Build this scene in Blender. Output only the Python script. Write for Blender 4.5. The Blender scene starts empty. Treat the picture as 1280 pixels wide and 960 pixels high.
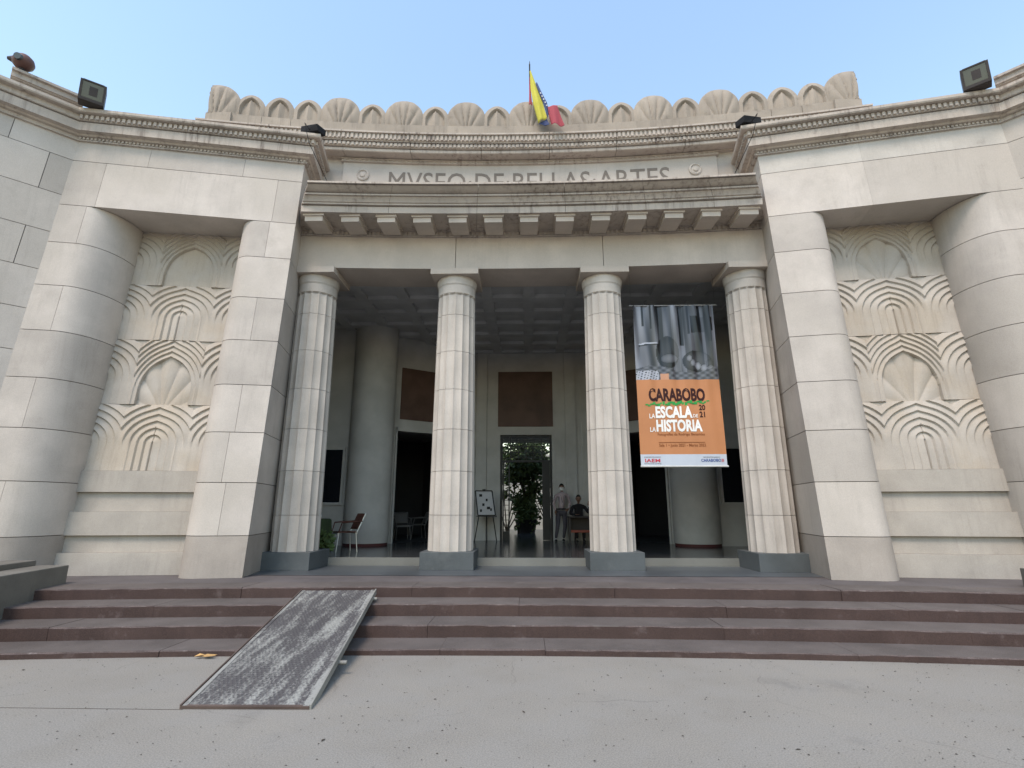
import bpy, bmesh, math, random
from mathutils import Vector, Matrix
random.seed(7)
PI = math.pi
sc = bpy.context.scene
COL = sc.collection

# ------------------------------------------------------------------ camera, sky, sun, exposure
cd = bpy.data.cameras.new('camera'); cam = bpy.data.objects.new('camera', cd); COL.objects.link(cam)
cd.sensor_fit = 'HORIZONTAL'; cd.sensor_width = 36.0; cd.lens = 36.0 * 655 / 1280
cd.clip_start = .05; cd.clip_end = 3000
cam.location = (-.08, 0, 1.65)
cam.rotation_euler = (PI/2 + math.atan(156/655), 0, math.radians(1.6))
sc.camera = cam
SUN_EL, SUN_AZ = math.radians(58), math.radians(203)      # azimuth clockwise from +Y
w = bpy.data.worlds.new('World'); sc.world = w; w.use_nodes = True
nt = w.node_tree; bg = nt.nodes['Background']
sky = nt.nodes.new('ShaderNodeTexSky'); sky.sky_type = 'NISHITA'; sky.sun_disc = False
sky.sun_elevation = SUN_EL; sky.sun_rotation = SUN_AZ
sky.altitude = 900; sky.air_density = 2.0; sky.dust_density = 1.5; sky.ozone_density = .5
nt.links.new(sky.outputs[0], bg.inputs[0]); bg.inputs[1].default_value = .15
sd = bpy.data.lights.new('sun', 'SUN'); sun = bpy.data.objects.new('sun', sd); COL.objects.link(sun)
sd.energy = 1.5; sd.angle = math.radians(20); sd.color = (1, .85, .72)
sdir = Vector((math.sin(SUN_AZ)*math.cos(SUN_EL), math.cos(SUN_AZ)*math.cos(SUN_EL), math.sin(SUN_EL)))
sun.rotation_euler = sdir.to_track_quat('Z', 'Y').to_euler(); sun.location = (0, -5, 30)
sc.view_settings.view_transform = 'Standard'; sc.view_settings.look = 'None'
sc.view_settings.gamma = 1; sc.view_settings.use_curve_mapping = False
sc.view_settings.exposure = .96
sc.render.engine = 'CYCLES'
sc.cycles.use_denoising = True; sc.cycles.max_bounces = 8; sc.cycles.diffuse_bounces = 5
sc.cycles.glossy_bounces = 3; sc.cycles.caustics_reflective = False; sc.cycles.caustics_refractive = False

# ------------------------------------------------------------------ materials
MATS = {}
def mat(name, col, rough=.85, var=.1, scale=1.6, grain=.06, bump=.12, bscale=45, streak=0, stcol=(.10,.085,.075),
        spot=0, spcol=(.2,.18,.16), spscale=1.4, metal=0, rnd=.06, spec=.3, second=None, secmix=0, secscale=.5):
    m = bpy.data.materials.new(name); m.use_nodes = True; t = m.node_tree; N = t.nodes; L = t.links
    b = N['Principled BSDF']; b.inputs['Roughness'].default_value = rough; b.inputs['Metallic'].default_value = metal
    b.inputs['Specular IOR Level'].default_value = spec
    g = N.new('ShaderNodeNewGeometry'); pos = g.outputs['Position']
    def noise(s, d=4, vec=None, r=.55):
        n = N.new('ShaderNodeTexNoise'); n.inputs['Scale'].default_value = s; n.inputs['Detail'].default_value = d
        n.inputs['Roughness'].default_value = r; L.new(vec or pos, n.inputs['Vector']); return n.outputs['Fac']
    def ramp(f, a, b2):
        r = N.new('ShaderNodeMapRange'); r.interpolation_type = 'SMOOTHSTEP'; r.inputs['From Min'].default_value = a
        r.inputs['From Max'].default_value = b2; L.new(f, r.inputs['Value']); return r.outputs[0]
    def mix(f, c1, c2, mode='MIX'):
        x = N.new('ShaderNodeMix'); x.data_type = 'RGBA'; x.blend_type = mode
        if isinstance(f, (int, float)): x.inputs[0].default_value = f
        else: L.new(f, x.inputs[0])
        for i, c in ((6, c1), (7, c2)):
            if isinstance(c, tuple): x.inputs[i].default_value = (*c[:3], 1)
            else: L.new(c, x.inputs[i])
        return x.outputs[2]
    def mul(f, k):
        x = N.new('ShaderNodeMath'); x.operation = 'MULTIPLY'; L.new(f, x.inputs[0])
        if isinstance(k, (int, float)): x.inputs[1].default_value = k
        else: L.new(k, x.inputs[1])
        return x.outputs[0]
    sh = lambda k: tuple(max(0, c*k) for c in col)
    c = mix(ramp(noise(scale, 6), .3, .7), sh(1-var), sh(1+var))
    if second: c = mix(mul(ramp(noise(secscale, 5), .42, .62), secmix), c, second)
    if grain: c = mix(grain*2, c, mix(ramp(noise(90, 2), .3, .7), sh(.35), sh(1.5)), 'MIX')
    if spot: c = mix(mul(ramp(noise(spscale, 8, r=.7), .56, .72), spot), c, spcol)
    if streak:
        mp = N.new('ShaderNodeMapping'); mp.inputs['Scale'].default_value = (7, 7, .5); L.new(pos, mp.inputs['Vector'])
        s = ramp(noise(1.5, 6, mp.outputs[0], .7), .45, .75)
        s2 = mul(s, ramp(noise(.9, 3), .35, .65))
        c = mix(mul(s2, streak), c, stcol)
    if rnd:
        oi = N.new('ShaderNodeObjectInfo'); r = N.new('ShaderNodeMapRange')
        r.inputs['To Min'].default_value = 1-rnd; r.inputs['To Max'].default_value = 1+rnd*.6; L.new(oi.outputs['Random'], r.inputs['Value'])
        cc = N.new('ShaderNodeCombineColor')
        for i in range(3): L.new(r.outputs[0], cc.inputs[i])
        c = mix(1.0, c, cc.outputs[0], 'MULTIPLY')
    L.new(c, b.inputs['Base Color'])
    if bump:
        bp = N.new('ShaderNodeBump'); bp.inputs['Strength'].default_value = bump; bp.inputs['Distance'].default_value = .02
        L.new(noise(bscale, 5, r=.65), bp.inputs['Height']); L.new(bp.outputs[0], b.inputs['Normal'])
    MATS[name] = m; return m

mat('ashlar', (0.474,0.429,0.388), streak=.16, spot=.30, spcol=(.31,.275,.24), second=(.42,.38,.335), secmix=.7, rnd=.13)
MATS['ashlar'].name = 'ashlar'
mat('ashlar_peeled', (.462,.430,.390), streak=.15, spot=.85, spcol=(.24,.205,.185), spscale=1.1, rnd=.05)
mat('ashlar_base', (.335,.297,.262), streak=.15, spot=.25, spcol=(.27,.24,.21), rnd=.04)
mat('mortar', (.13,.12,.11), rnd=0)
mat('column_stone', (0.484,0.441,0.398), streak=.30, spot=.10, spcol=(.33,.28,.22), rnd=.05)
mat('architrave_stone', (0.494,0.433,0.377), streak=.1, second=(.42,.37,.32), secmix=.6, rnd=.03)
mat('cornice_stone', (0.432,0.378,0.329), streak=.9, stcol=(.10,.07,.06), spot=.45, spcol=(.17,.13,.11), spscale=2.5, rnd=.03, bump=.25)
mat('parapet_stone', (0.329,0.282,0.234), streak=.5, spot=.5, spcol=(.16,.13,.10), spscale=3, rnd=.1, bump=.25)
mat('relief_stone', (0.432,0.391,0.345), streak=.2, second=(.41,.345,.27), secmix=.7, secscale=.9, rnd=.05)
mat('sill_stone', (.365,.332,.292), streak=.25, spot=.2, rnd=.03)
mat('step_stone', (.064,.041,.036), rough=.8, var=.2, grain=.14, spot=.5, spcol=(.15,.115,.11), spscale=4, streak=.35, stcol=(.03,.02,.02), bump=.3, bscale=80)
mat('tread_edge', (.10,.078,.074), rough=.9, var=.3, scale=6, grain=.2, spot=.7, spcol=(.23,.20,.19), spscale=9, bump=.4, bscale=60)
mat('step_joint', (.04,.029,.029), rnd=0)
mat('tread_toplit', (.110,.095,.088), rough=.8, var=.2, grain=.12, spot=.4, spcol=(.17,.15,.145), spscale=2.2, bump=.3, bscale=80)  # greyer step tops; light from above is put into this paler colour
mat('terrace_stone', (.105,.094,.094), rough=.7, var=.18, grain=.1, spot=.35, spcol=(.16,.145,.14))
mat('portico_floor', (.075,.085,.095), rough=.35, var=.15, grain=.06, bump=.04, spec=.5)
mat('hall_floor', (.045,.05,.056), rough=.16, var=.15, grain=.04, bump=.015, spec=.5)
mat('riser_marble', (.17,.17,.155), rough=.5)
mat('slate_plinth', (.085,.095,.10), rough=.6, var=.15, spot=.3, spcol=(.16,.17,.17))
mat('plaster', (.46,.45,.425), rough=.9, grain=.02, bump=.05, rnd=.02)
mat('ceiling_plaster', (.50,.50,.50), rough=.9, grain=.02, bump=.05, rnd=.02)
mat('oxblood', (.10,.03,.03), rough=.6)
mat('brown_wood', (.105,.06,.045), rough=.55, var=.25)
mat('black_metal', (.012,.012,.013), rough=.45, var=.2, rnd=0)
mat('void', (.012,.012,.014), rough=.9, rnd=0)
mat('black_glass', (.01,.012,.016), rough=.12, rnd=0, bump=0, spec=.5)
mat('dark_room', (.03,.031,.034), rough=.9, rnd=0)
mat('lamp_case', (.035,.028,.027), rough=.5, var=.3, spot=.4, spcol=(.07,.05,.05), rnd=0)
mat('lamp_glass', (.035,.038,.038), rough=.12, bump=0, rnd=0, spec=.6)
mat('brown_lamp', (.11,.055,.045), rough=.5, var=.35, rnd=0)
mat('cheek_stone', (.15,.142,.125), rough=.85, var=.2, spot=.4, spcol=(.09,.09,.08), streak=.4)
mat('concrete', (.240,.226,.200), rough=.9, var=.10, scale=.5, grain=.15, spot=.6, spcol=(.15,.143,.132), spscale=.55, second=(.245,.235,.215), secmix=.7, secscale=1.7, bump=.25, bscale=70, rnd=0)
mat('ramp_metal', (.075,.07,.07), rough=.6, var=.2, bump=.2, rnd=0)
mat('rail_metal', (.25,.25,.23), rough=.55, var=.25, spot=.6, spcol=(.09,.07,.06), spscale=9, rnd=0)
mat('rust_rail', (.09,.065,.055), rough=.7, var=.3, rnd=0)
mat('aluminium', (.55,.55,.53), rough=.35, metal=.7, bump=0, rnd=0, grain=0)
mat('wicker', (.085,.035,.025), rough=.7, var=.3, rnd=0)
mat('green_cloth', (.03,.045,.018), rough=.9, var=.3, rnd=0)
mat('white_plastic', (.55,.55,.53), rough=.5, rnd=0)
mat('grey_plastic', (.11,.11,.11), rough=.5, rnd=0)
mat('paper', (.50,.50,.51), rough=.8, rnd=0, bump=0)
mat('ink', (.02,.02,.022), rough=.8, rnd=0, bump=0)
mat('skin', (.20,.115,.08), rough=.6, rnd=0, bump=0, grain=0)
mat('shirt', (.38,.31,.32), rough=.9, rnd=0)
mat('trousers', (.07,.065,.075), rough=.9, rnd=0)
mat('dark_cloth', (.015,.014,.016), rough=.95, rnd=0)
mat('hair', (.01,.009,.008), rough=.7, rnd=0)
mat('desk_wood', (.03,.024,.024), rough=.5, rnd=0)
mat('red_wood', (.22,.05,.03), rough=.5, rnd=0)
mat('dry_leaf', (.52,.32,.13), rough=.8, var=.3, rnd=.2)
mat('litter', (.06,.05,.04), rough=.9, rnd=.3)
mat('leafgreen', (.055,.085,.025), rough=.7, var=.4, scale=4, rnd=.2, bump=0)
mat('bark', (.05,.04,.03), rough=.9, var=.3)
mat('court_wall', (.42,.41,.36), rough=.9)
mat('yellow_cloth', (.50,.46,.07), rough=.8, bump=0, rnd=0, grain=.02)
mat('blue_cloth', (.06,.08,.18), rough=.8, bump=0, rnd=0, grain=.02)
mat('red_cloth', (.36,.07,.09), rough=.8, bump=0, rnd=0, grain=.02)
mat('white_ink', (.78,.78,.76), rough=.7, bump=0, rnd=0, grain=0)
mat('orange_print', (.45,.195,.085), rough=.55, var=.04, bump=0, rnd=0, grain=0)
mat('footer_print', (.46,.50,.57), rough=.55, var=.03, bump=0, rnd=0, grain=0)
mat('maroon_ink', (.03,.006,.006), rough=.7, bump=0, rnd=0, grain=0)
mat('brown_ink', (.22,.07,.02), rough=.7, bump=0, rnd=0, grain=0)
mat('green_ink', (.03,.28,.06), rough=.7, var=.2, scale=20, bump=0, rnd=0, grain=0)
mat('red_ink', (.5,.05,.07), rough=.7, bump=0, rnd=0, grain=0)
mat('blue_ink', (.03,.07,.25), rough=.7, bump=0, rnd=0, grain=0)
mat('letter_cut', (.17,.148,.13), rough=.9, rnd=0)

def ground_extra():
    """specks and a hairline crack in the plaza concrete"""
    m = MATS['concrete']; t = m.node_tree; N = t.nodes; L = t.links; b = N['Principled BSDF']
    src = b.inputs['Base Color'].links[0].from_socket
    g = N.new('ShaderNodeNewGeometry')
    v = N.new('ShaderNodeTexVoronoi'); v.inputs['Scale'].default_value = 16; L.new(g.outputs['Position'], v.inputs['Vector'])
    r = N.new('ShaderNodeMapRange'); r.inputs['From Min'].default_value = .07; r.inputs['From Max'].default_value = .15
    r.inputs['To Min'].default_value = .65; r.inputs['To Max'].default_value = 0; L.new(v.outputs['Distance'], r.inputs['Value'])
    n = N.new('ShaderNodeTexNoise'); n.inputs['Scale'].default_value = 1.1; L.new(g.outputs['Position'], n.inputs['Vector'])
    r2 = N.new('ShaderNodeMapRange'); r2.inputs['From Min'].default_value = .48; r2.inputs['From Max'].default_value = .6; L.new(n.outputs['Fac'], r2.inputs['Value'])
    mu = N.new('ShaderNodeMath'); mu.operation = 'MULTIPLY'; L.new(r.outputs[0], mu.inputs[0]); L.new(r2.outputs[0], mu.inputs[1])
    x = N.new('ShaderNodeMix'); x.data_type = 'RGBA'; L.new(mu.outputs[0], x.inputs[0]); L.new(src, x.inputs[6]); x.inputs[7].default_value = (.09,.08,.07,1)
    v2 = N.new('ShaderNodeTexVoronoi'); v2.feature = 'DISTANCE_TO_EDGE'; v2.inputs['Scale'].default_value = .33
    nz = N.new('ShaderNodeTexNoise'); nz.inputs['Scale'].default_value = 2.5; L.new(g.outputs['Position'], nz.inputs['Vector'])
    ad = N.new('ShaderNodeVectorMath'); ad.operation = 'MULTIPLY_ADD'; L.new(nz.outputs['Color'], ad.inputs[0]); ad.inputs[1].default_value = (.25,.25,.25); L.new(g.outputs['Position'], ad.inputs[2])
    L.new(ad.outputs[0], v2.inputs['Vector'])
    r3 = N.new('ShaderNodeMapRange'); r3.inputs['From Min'].default_value = .0; r3.inputs['From Max'].default_value = .004
    r3.inputs['To Min'].default_value = .35; r3.inputs['To Max'].default_value = 0; L.new(v2.outputs['Distance'], r3.inputs['Value'])
    mu3 = N.new('ShaderNodeMath'); mu3.operation = 'MULTIPLY'; L.new(r3.outputs[0], mu3.inputs[0]); L.new(r2.outputs[0], mu3.inputs[1])
    y = N.new('ShaderNodeMix'); y.data_type = 'RGBA'; L.new(mu3.outputs[0], y.inputs[0]); L.new(x.outputs[2], y.inputs[6]); y.inputs[7].default_value = (.1,.09,.08,1)
    L.new(y.outputs[2], b.inputs['Base Color'])
ground_extra()

# ------------------------------------------------------------------ mesh helpers
class MB:
    def __init__(s): s.v = []; s.f = []
    def add(s, vs, fs):
        o = len(s.v); s.v += [tuple(p) for p in vs]; s.f += [tuple(i+o for i in f) for f in fs]; return s
    def hexa(s, p):            # 8 points: bottom 4 ccw, top 4
        return s.add(p, [(3,2,1,0),(4,5,6,7),(0,1,5,4),(1,2,6,5),(2,3,7,6),(3,0,4,7)])
    def box(s, x0, x1, y0, y1, z0, z1):
        return s.hexa([(x0,y0,z0),(x1,y0,z0),(x1,y1,z0),(x0,y1,z0),(x0,y0,z1),(x1,y0,z1),(x1,y1,z1),(x0,y1,z1)])
    def rings(s, rings, cap=True, closed=True):
        n = len(rings[0]); vs = [p for r in rings for p in r]; fs = []
        for i in range(len(rings)-1):
            for j in range(n if closed else n-1):
                k = (j+1) % n; fs.append((i*n+j, i*n+k, (i+1)*n+k, (i+1)*n+j))
        if cap: fs.append(tuple(range(n-1, -1, -1))); fs.append(tuple((len(rings)-1)*n+j for j in range(n)))
        return s.add(vs, fs)
    def tube(s, a, b, r0, r1=None, n=8):
        a = Vector(a); b = Vector(b); r1 = r0 if r1 is None else r1; d = (b-a).normalized()
        x = d.orthogonal().normalized(); y = d.cross(x)
        R = lambda c, r: [tuple(c + x*math.cos(2*PI*i/n)*r + y*math.sin(2*PI*i/n)*r) for i in range(n)]
        return s.rings([R(a, r0), R(b, r1)])
    def lathe(s, prof, c=(0,0), n=24):
        return s.rings([[(c[0]+r*math.cos(2*PI*i/n), c[1]+r*math.sin(2*PI*i/n), z) for i in range(n)] for r, z in prof])
    def grid(s, nu, nv, fn):
        vs = [fn(i/nu, j/nv) for j in range(nv+1) for i in range(nu+1)]
        return s.add(vs, [(j*(nu+1)+i, j*(nu+1)+i+1, (j+1)*(nu+1)+i+1, (j+1)*(nu+1)+i) for j in range(nv) for i in range(nu)])
    def bar(s, a, b, w, h):     # box beam between two points, width w (horizontal) height h
        a = Vector(a); b = Vector(b); d = (b-a).normalized(); up = Vector((0,0,1)) if abs(d.z) < .95 else Vector((0,1,0))
        x = d.cross(up).normalized()*w/2; y = x.cross(d).normalized()*h/2
        return s.hexa([a-x-y, a+x-y, b+x-y, b-x-y, a-x+y, a+x+y, b+x+y, b-x+y])
W = {}                            # world position of every object built in world coordinates
def link(o): COL.objects.link(o); return o
def obj(name, mb, m, parent=None, smooth=False, local=False, origin=None, kind=None, bevel=0):
    """one mesh object; world-coordinate meshes get their origin at the middle of their foot"""
    if local or not mb.v: c = Vector((0,0,0))
    elif origin: c = Vector(origin)
    else:
        xs, ys, zs = zip(*mb.v); c = Vector(((min(xs)+max(xs))/2, (min(ys)+max(ys))/2, min(zs)))
    me = bpy.data.meshes.new(name); me.from_pydata([tuple(Vector(p)-c) for p in mb.v], [], mb.f)
    bm = bmesh.new(); bm.from_mesh(me); bmesh.ops.recalc_face_normals(bm, faces=bm.faces); bm.to_mesh(me); bm.free()
    me.materials.append(MATS[m])
    o = link(bpy.data.objects.new(name, me)); W[o.name] = c
    if parent:
        o.parent = parent; o.location = c if local else c - W[parent.name]
        if local: o.location = (0,0,0)
    else: o.location = c
    if smooth:
        for p in me.polygons: p.use_smooth = True
        if smooth != 'all':
            md = o.modifiers.new('edges', 'EDGE_SPLIT'); md.split_angle = math.radians(smooth if smooth is not True else 40)
    if bevel:
        b = o.modifiers.new('bevel', 'BEVEL'); b.width = bevel; b.segments = 2; b.limit_method = 'ANGLE'
    if kind: o['kind'] = kind
    return o
def tag(o, label, cat, group=None):
    o['label'] = label; o['category'] = cat
    if group: o['group'] = group
    return o
def thing(name, label, cat, loc=(0,0,0), rz=0, group=None):
    o = link(bpy.data.objects.new(name, None)); o.location = loc; o.rotation_euler = (0,0,rz); o.empty_display_size = .2
    W[o.name] = Vector(loc); return tag(o, label, cat, group)
def copy_tree(o, parent=None):
    c = o.copy(); link(c); c.parent = parent; W[c.name] = W.get(o.name, Vector())
    for ch in list(o.children): copy_tree(ch, c)
    return c
def text_mesh(s, size, bold=0, sx=1, align='CENTER', extrude=0):
    cu = bpy.data.curves.new('t', 'FONT'); cu.body = s; cu.size = size; cu.offset = bold; cu.align_x = align; cu.extrude = extrude; cu.resolution_u = 3
    t = bpy.data.objects.new('t', cu); COL.objects.link(t); dg = bpy.context.evaluated_depsgraph_get()
    me = bpy.data.meshes.new_from_object(t.evaluated_get(dg)); mb = MB()
    mb.add([(v.co.x*sx, v.co.y, v.co.z) for v in me.vertices], [tuple(p.vertices) for p in me.polygons])
    bpy.data.objects.remove(t); bpy.data.meshes.remove(me); bpy.data.curves.remove(cu); return mb

# ------------------------------------------------------------------ the ground and the steps
ZT, ZH = .52, .675              # terrace and hall floor levels
g = MB(); g.add([(-400,-400,0),(400,-400,0),(400,400,0),(-400,400,0)], [(0,1,2,3)])
go = obj('ground', g, 'concrete', origin=(0,0,0)); go['kind'] = 'structure'
RS = 55.0
obj('expansion_joint', MB().box(-6.5, -3.0, 4.857, 4.861, -.02, .0025), 'litter', go)
sagS = lambda x: -x*x/(2*RS)
steps = MB(); steps.box(-9.5, 9.5, 8.6, 8.7, -.3, .3)
SL = [(6.60, 0, .07), (7.16, .07, .22), (7.72, .22, .37), (8.28, .37, ZT)]
def cheek_x(y): return 7.30 - (8.5 - y) * .215      # where the steps run into the side walls
core = MB()
for k, (y0, z0, z1) in enumerate(SL):
    xs = [-(cheek_x(y0)+.3) + i*(2*cheek_x(y0)+.6)/40 for i in range(41)]
    core.rings([[(x, y0+.03+sagS(x), -.2), (x, 9.0, -.2), (x, 9.0, z1-.03), (x, y0+.03+sagS(x), z1-.03)] for x in xs])
st = obj('entrance_steps', core, 'step_joint'); st['kind'] = 'structure'
jn = [[-7.2,-4.3,-1.1,.12,3.6,6.9], [-6.0,-3.25,-1.35,2.35,5.2], [-5.15,-2.8,-.2,2.6,4.9,6.3], [-4.3,-3.1,-1.8,1.2,4.4,6.5]]
for k, (y0, z0, z1) in enumerate(SL):
    X = cheek_x(y0)+.25; js = [-X] + [j for j in jn[k] if abs(j) < X-.4] + [X]
    for a, b in zip(js, js[1:]):
        a += .0025; b -= .0025; n = max(6, int((b-a)/.16)); rr = []
        dz = random.uniform(-.003, .003); dy = random.uniform(-.006, .006)
        for i in range(n+1):
            x = a+(b-a)*i/n; y = y0+sagS(x)+dy; t = z1+dz; e = lambda s: random.uniform(-s, s)
            rr.append([(x, y, z0-.03), (x, y+.56, z0-.03), (x, y+.56, t), (x, y+.016+e(.007), t), (x, y+e(.003), t-.013+e(.006))])
        so = obj('step_stone', MB().rings(rr), 'step_stone', st); so.data.materials.append(MATS['tread_toplit']); so.data.materials.append(MATS['tread_edge'])
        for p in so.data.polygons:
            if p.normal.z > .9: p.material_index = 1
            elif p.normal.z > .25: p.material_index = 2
tf = MB(); xs = [-11+i*22/44 for i in range(45)]
tf.rings([[(x, 8.28+.56+sagS(x), .3), (x, 11.16, .3), (x, 11.16, ZT-.002), (x, 8.28+.56+sagS(x), ZT-.002)] for x in xs])
t_ = obj('terrace_floor', tf, 'terrace_stone'); t_['kind'] = 'structure'
pf = MB().add([(-5.0,9.55,ZT+.004),(5.0,9.55,ZT+.004),(5.15,11.16,ZT+.004),(-5.15,11.16,ZT+.004)], [(0,1,2,3)])
p_ = obj('portico_floor', pf, 'portico_floor'); p_['kind'] = 'structure'
hf = MB().box(-7.2, 7.2, 11.19, 27.5, .3, ZH)
h_ = obj('hall_floor', hf, 'hall_floor'); h_['kind'] = 'structure'
obj('riser', MB().box(-7.2, 7.2, 11.165, 11.195, .5, ZH+.006), 'riser_marble', h_)
for s in (-1, 1):               # low side walls that the steps run into
    w0 = Vector((s*7.30, 8.5, 0)); D = Vector((-s*.21, -.978, 0)); nrm = Vector((s*.978, -.21, 0))
    t = thing('low_wall', ['low grey stone wall closing the steps on the ramp side', 'low grey stone wall closing the steps on the banner side'][s > 0], 'wall', (w0.x, w0.y, 0))
    def pr(a0, a1, n0, n1, z0, z1):
        q = [w0+D*a0+nrm*n0, w0+D*a1+nrm*n0, w0+D*a1+nrm*n1, w0+D*a0+nrm*n1]
        return MB().hexa([(p.x,p.y,z0) for p in q]+[(p.x,p.y,z1) for p in q])
    obj('wall_face', pr(0, 3.4, 0, .45, -.1, .79), 'cheek_stone', t, bevel=.012)
    obj('coping', pr(.0, 3.4, .46, .9, .3, .87), 'cheek_stone', t, bevel=.012)

# ------------------------------------------------------------------ the museum
mus = thing('museum_building', 'pale stone museum front with four fluted columns, relief panels and a carved shell parapet', 'building', (0, 11, ZT))
A = math.radians(11.2); ZB, ZTOP = ZT, 8.97
COURSES = [ZT, 1.2, 2.1, 3.0, 3.9, 4.79, 5.69, 6.59, 7.42]
G = .006; GV = .0028
class Side:
    """left (s=-1) or right (s=+1) flank: u runs outward along the face, d into the building, face leans back with height"""
    def __init__(q, s):
        q.s = s; q.du = Vector((s*math.cos(A), -math.sin(A), 0)); q.dn = Vector((s*math.sin(A), math.cos(A), 0))
    def base(q, z):
        t = (z-ZB)/(ZTOP-ZB); t = min(t, 1.0); return Vector((q.s*(4.88-.03*t), 9.2+.62*t, z))
    def P(q, u, d, z): return tuple(q.base(z)+q.du*u+q.dn*d)
    def prism(q, poly, z0, z1, mb=None):
        return (mb or MB()).rings([[q.P(u, d, z0) for u, d in poly], [q.P(u, d, z1) for u, d in poly]])
ARC_IN = [(.75+.35*math.sin(t), .35-.35*math.cos(t)) for t in [PI/2*i/8 for i in range(9)]]
ARC_OUT = [(3.9-.6*math.sin(t), .92-.92*math.cos(t)) for t in [PI/2*(10-i)/10 for i in range(11)]]
def clip_u(poly, a, b):
    def half(p, c, keep):
        out = []
        for i in range(len(p)):
            p0, p1 = p[i], p[(i+1) % len(p)]; k0, k1 = keep(p0[0]), keep(p1[0])
            if k0: out.append(p0)
            if k0 != k1: t = (c-p0[0])/(p1[0]-p0[0]); out.append((c, p0[1]+(p1[1]-p0[1])*t))
        return out
    return half(half(poly, a, lambda u: u >= a), b, lambda u: u <= b)
POLY_IN = ARC_IN + [(1.1, 2.0), (0, 2.0), (0, 0)]
POLY_OUT = ARC_OUT + [(4.6, 0), (4.6, 1.6), (3.3, 1.6)]
PD = lambda u: .80+.073*(u-1.1)           # depth of the relief panel behind the face
TIERS = [(6.18, 7.43, 'B'), (4.96, 6.18, 'A'), (3.62, 4.96, 'B'), (2.34, 3.62, 'A')]

def relief_h(x, v, kind, shell):
    """carved height: nested arches rising to a small tip, three families side by side (x from the middle, v 0..1)"""
    c = 0 if abs(x) < .62 else (1.24 if x > 0 else -1.24)
    xa = abs(x-c); xx = xa/.80
    sm = lambda a, b, q: (lambda k: k*k*(3-2*k))(min(1, max(0, (q-a)/(b-a))))
    B = kind == 'B' and c == 0
    v0, lo, n = (.22, .60, 4) if B else (.42, 0, 6)
    yy = max(0, (v-v0)/(1.0-v0))
    t = math.hypot(xx, yy) - .09*yy*math.exp(-xa*8)
    if t > 1.16: return -.015
    if t < lo:
        if not shell: return -.03 + .008*(1-t)
        th = math.atan2(v*1.0+.14, x*1.15*(1-.25*v)); f = abs(math.sin(th*6.5+PI/2*.5))**.8
        return -.05 + .05*f*min(1, .3+v*1.6)
    f = (t-lo)/(1-lo)*n; fr = f % 1.0
    low = sm(.30, .58, v); leg = 1 - sm(.42, .60, t)
    amp = .052*(low + (1-low)*(.9*leg+.07 if c == 0 and not B else (.6 if B else .10)))
    saw = fr/.13 if fr < .13 else 1 - .92*((fr-.13)/.87)**.8
    h = amp*saw
    if not B and c == 0 and xa < .012 and v < .66: h -= .02
    return h + .012*(1-low)
def dentil_run(mb, P0, P1, out, z0, z1, proud, pitch=.085, fill=.55):
    """row of little blocks between two points; out = unit vector away from the wall"""
    P0 = Vector(P0); P1 = Vector(P1); L = (P1-P0).length; d = (P1-P0)/L; n = max(1, int(L/pitch))
    for i in range(n):
        a = P0+d*(L*(i+.5-fill/2)/n); b = P0+d*(L*(i+.5+fill/2)/n)
        q = [a, b, b+out*proud, a+out*proud]
        mb.hexa([(p.x,p.y,z0) for p in q]+[(p.x,p.y,z1) for p in q])
PYL_PROF = [(0, 8.90), (.05, 8.91), (.05, 8.93), (.035, 8.935), (.035, 8.985), (.09, 9.0), (.11, 9.03), (.20, 9.045), (.20, 9.228), (.16, 9.23), (.16, 9.246), (.225, 9.249), (.225, 9.26), (.235, 9.26), (.235, 9.365), (.33, 9.375), (.345, 9.40), (.345, 9.455), (.0, 9.47)]
def cornice_sweep(path, prof, name, m, parent):
    """path: list of (point, outward vector scaled for the mitre); prof: (projection, z)"""
    rr = []
    for p, o in path:
        r = [(p[0]+o[0]*q, p[1]+o[1]*q, z) for q, z in prof]
        r += [(p[0]-o[0]*.4, p[1]-o[1]*.4, prof[-1][1]), (p[0]-o[0]*.4, p[1]-o[1]*.4, prof[0][1])]
        rr.append(r)
    return obj(name, MB().rings(rr), m, parent)

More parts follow.
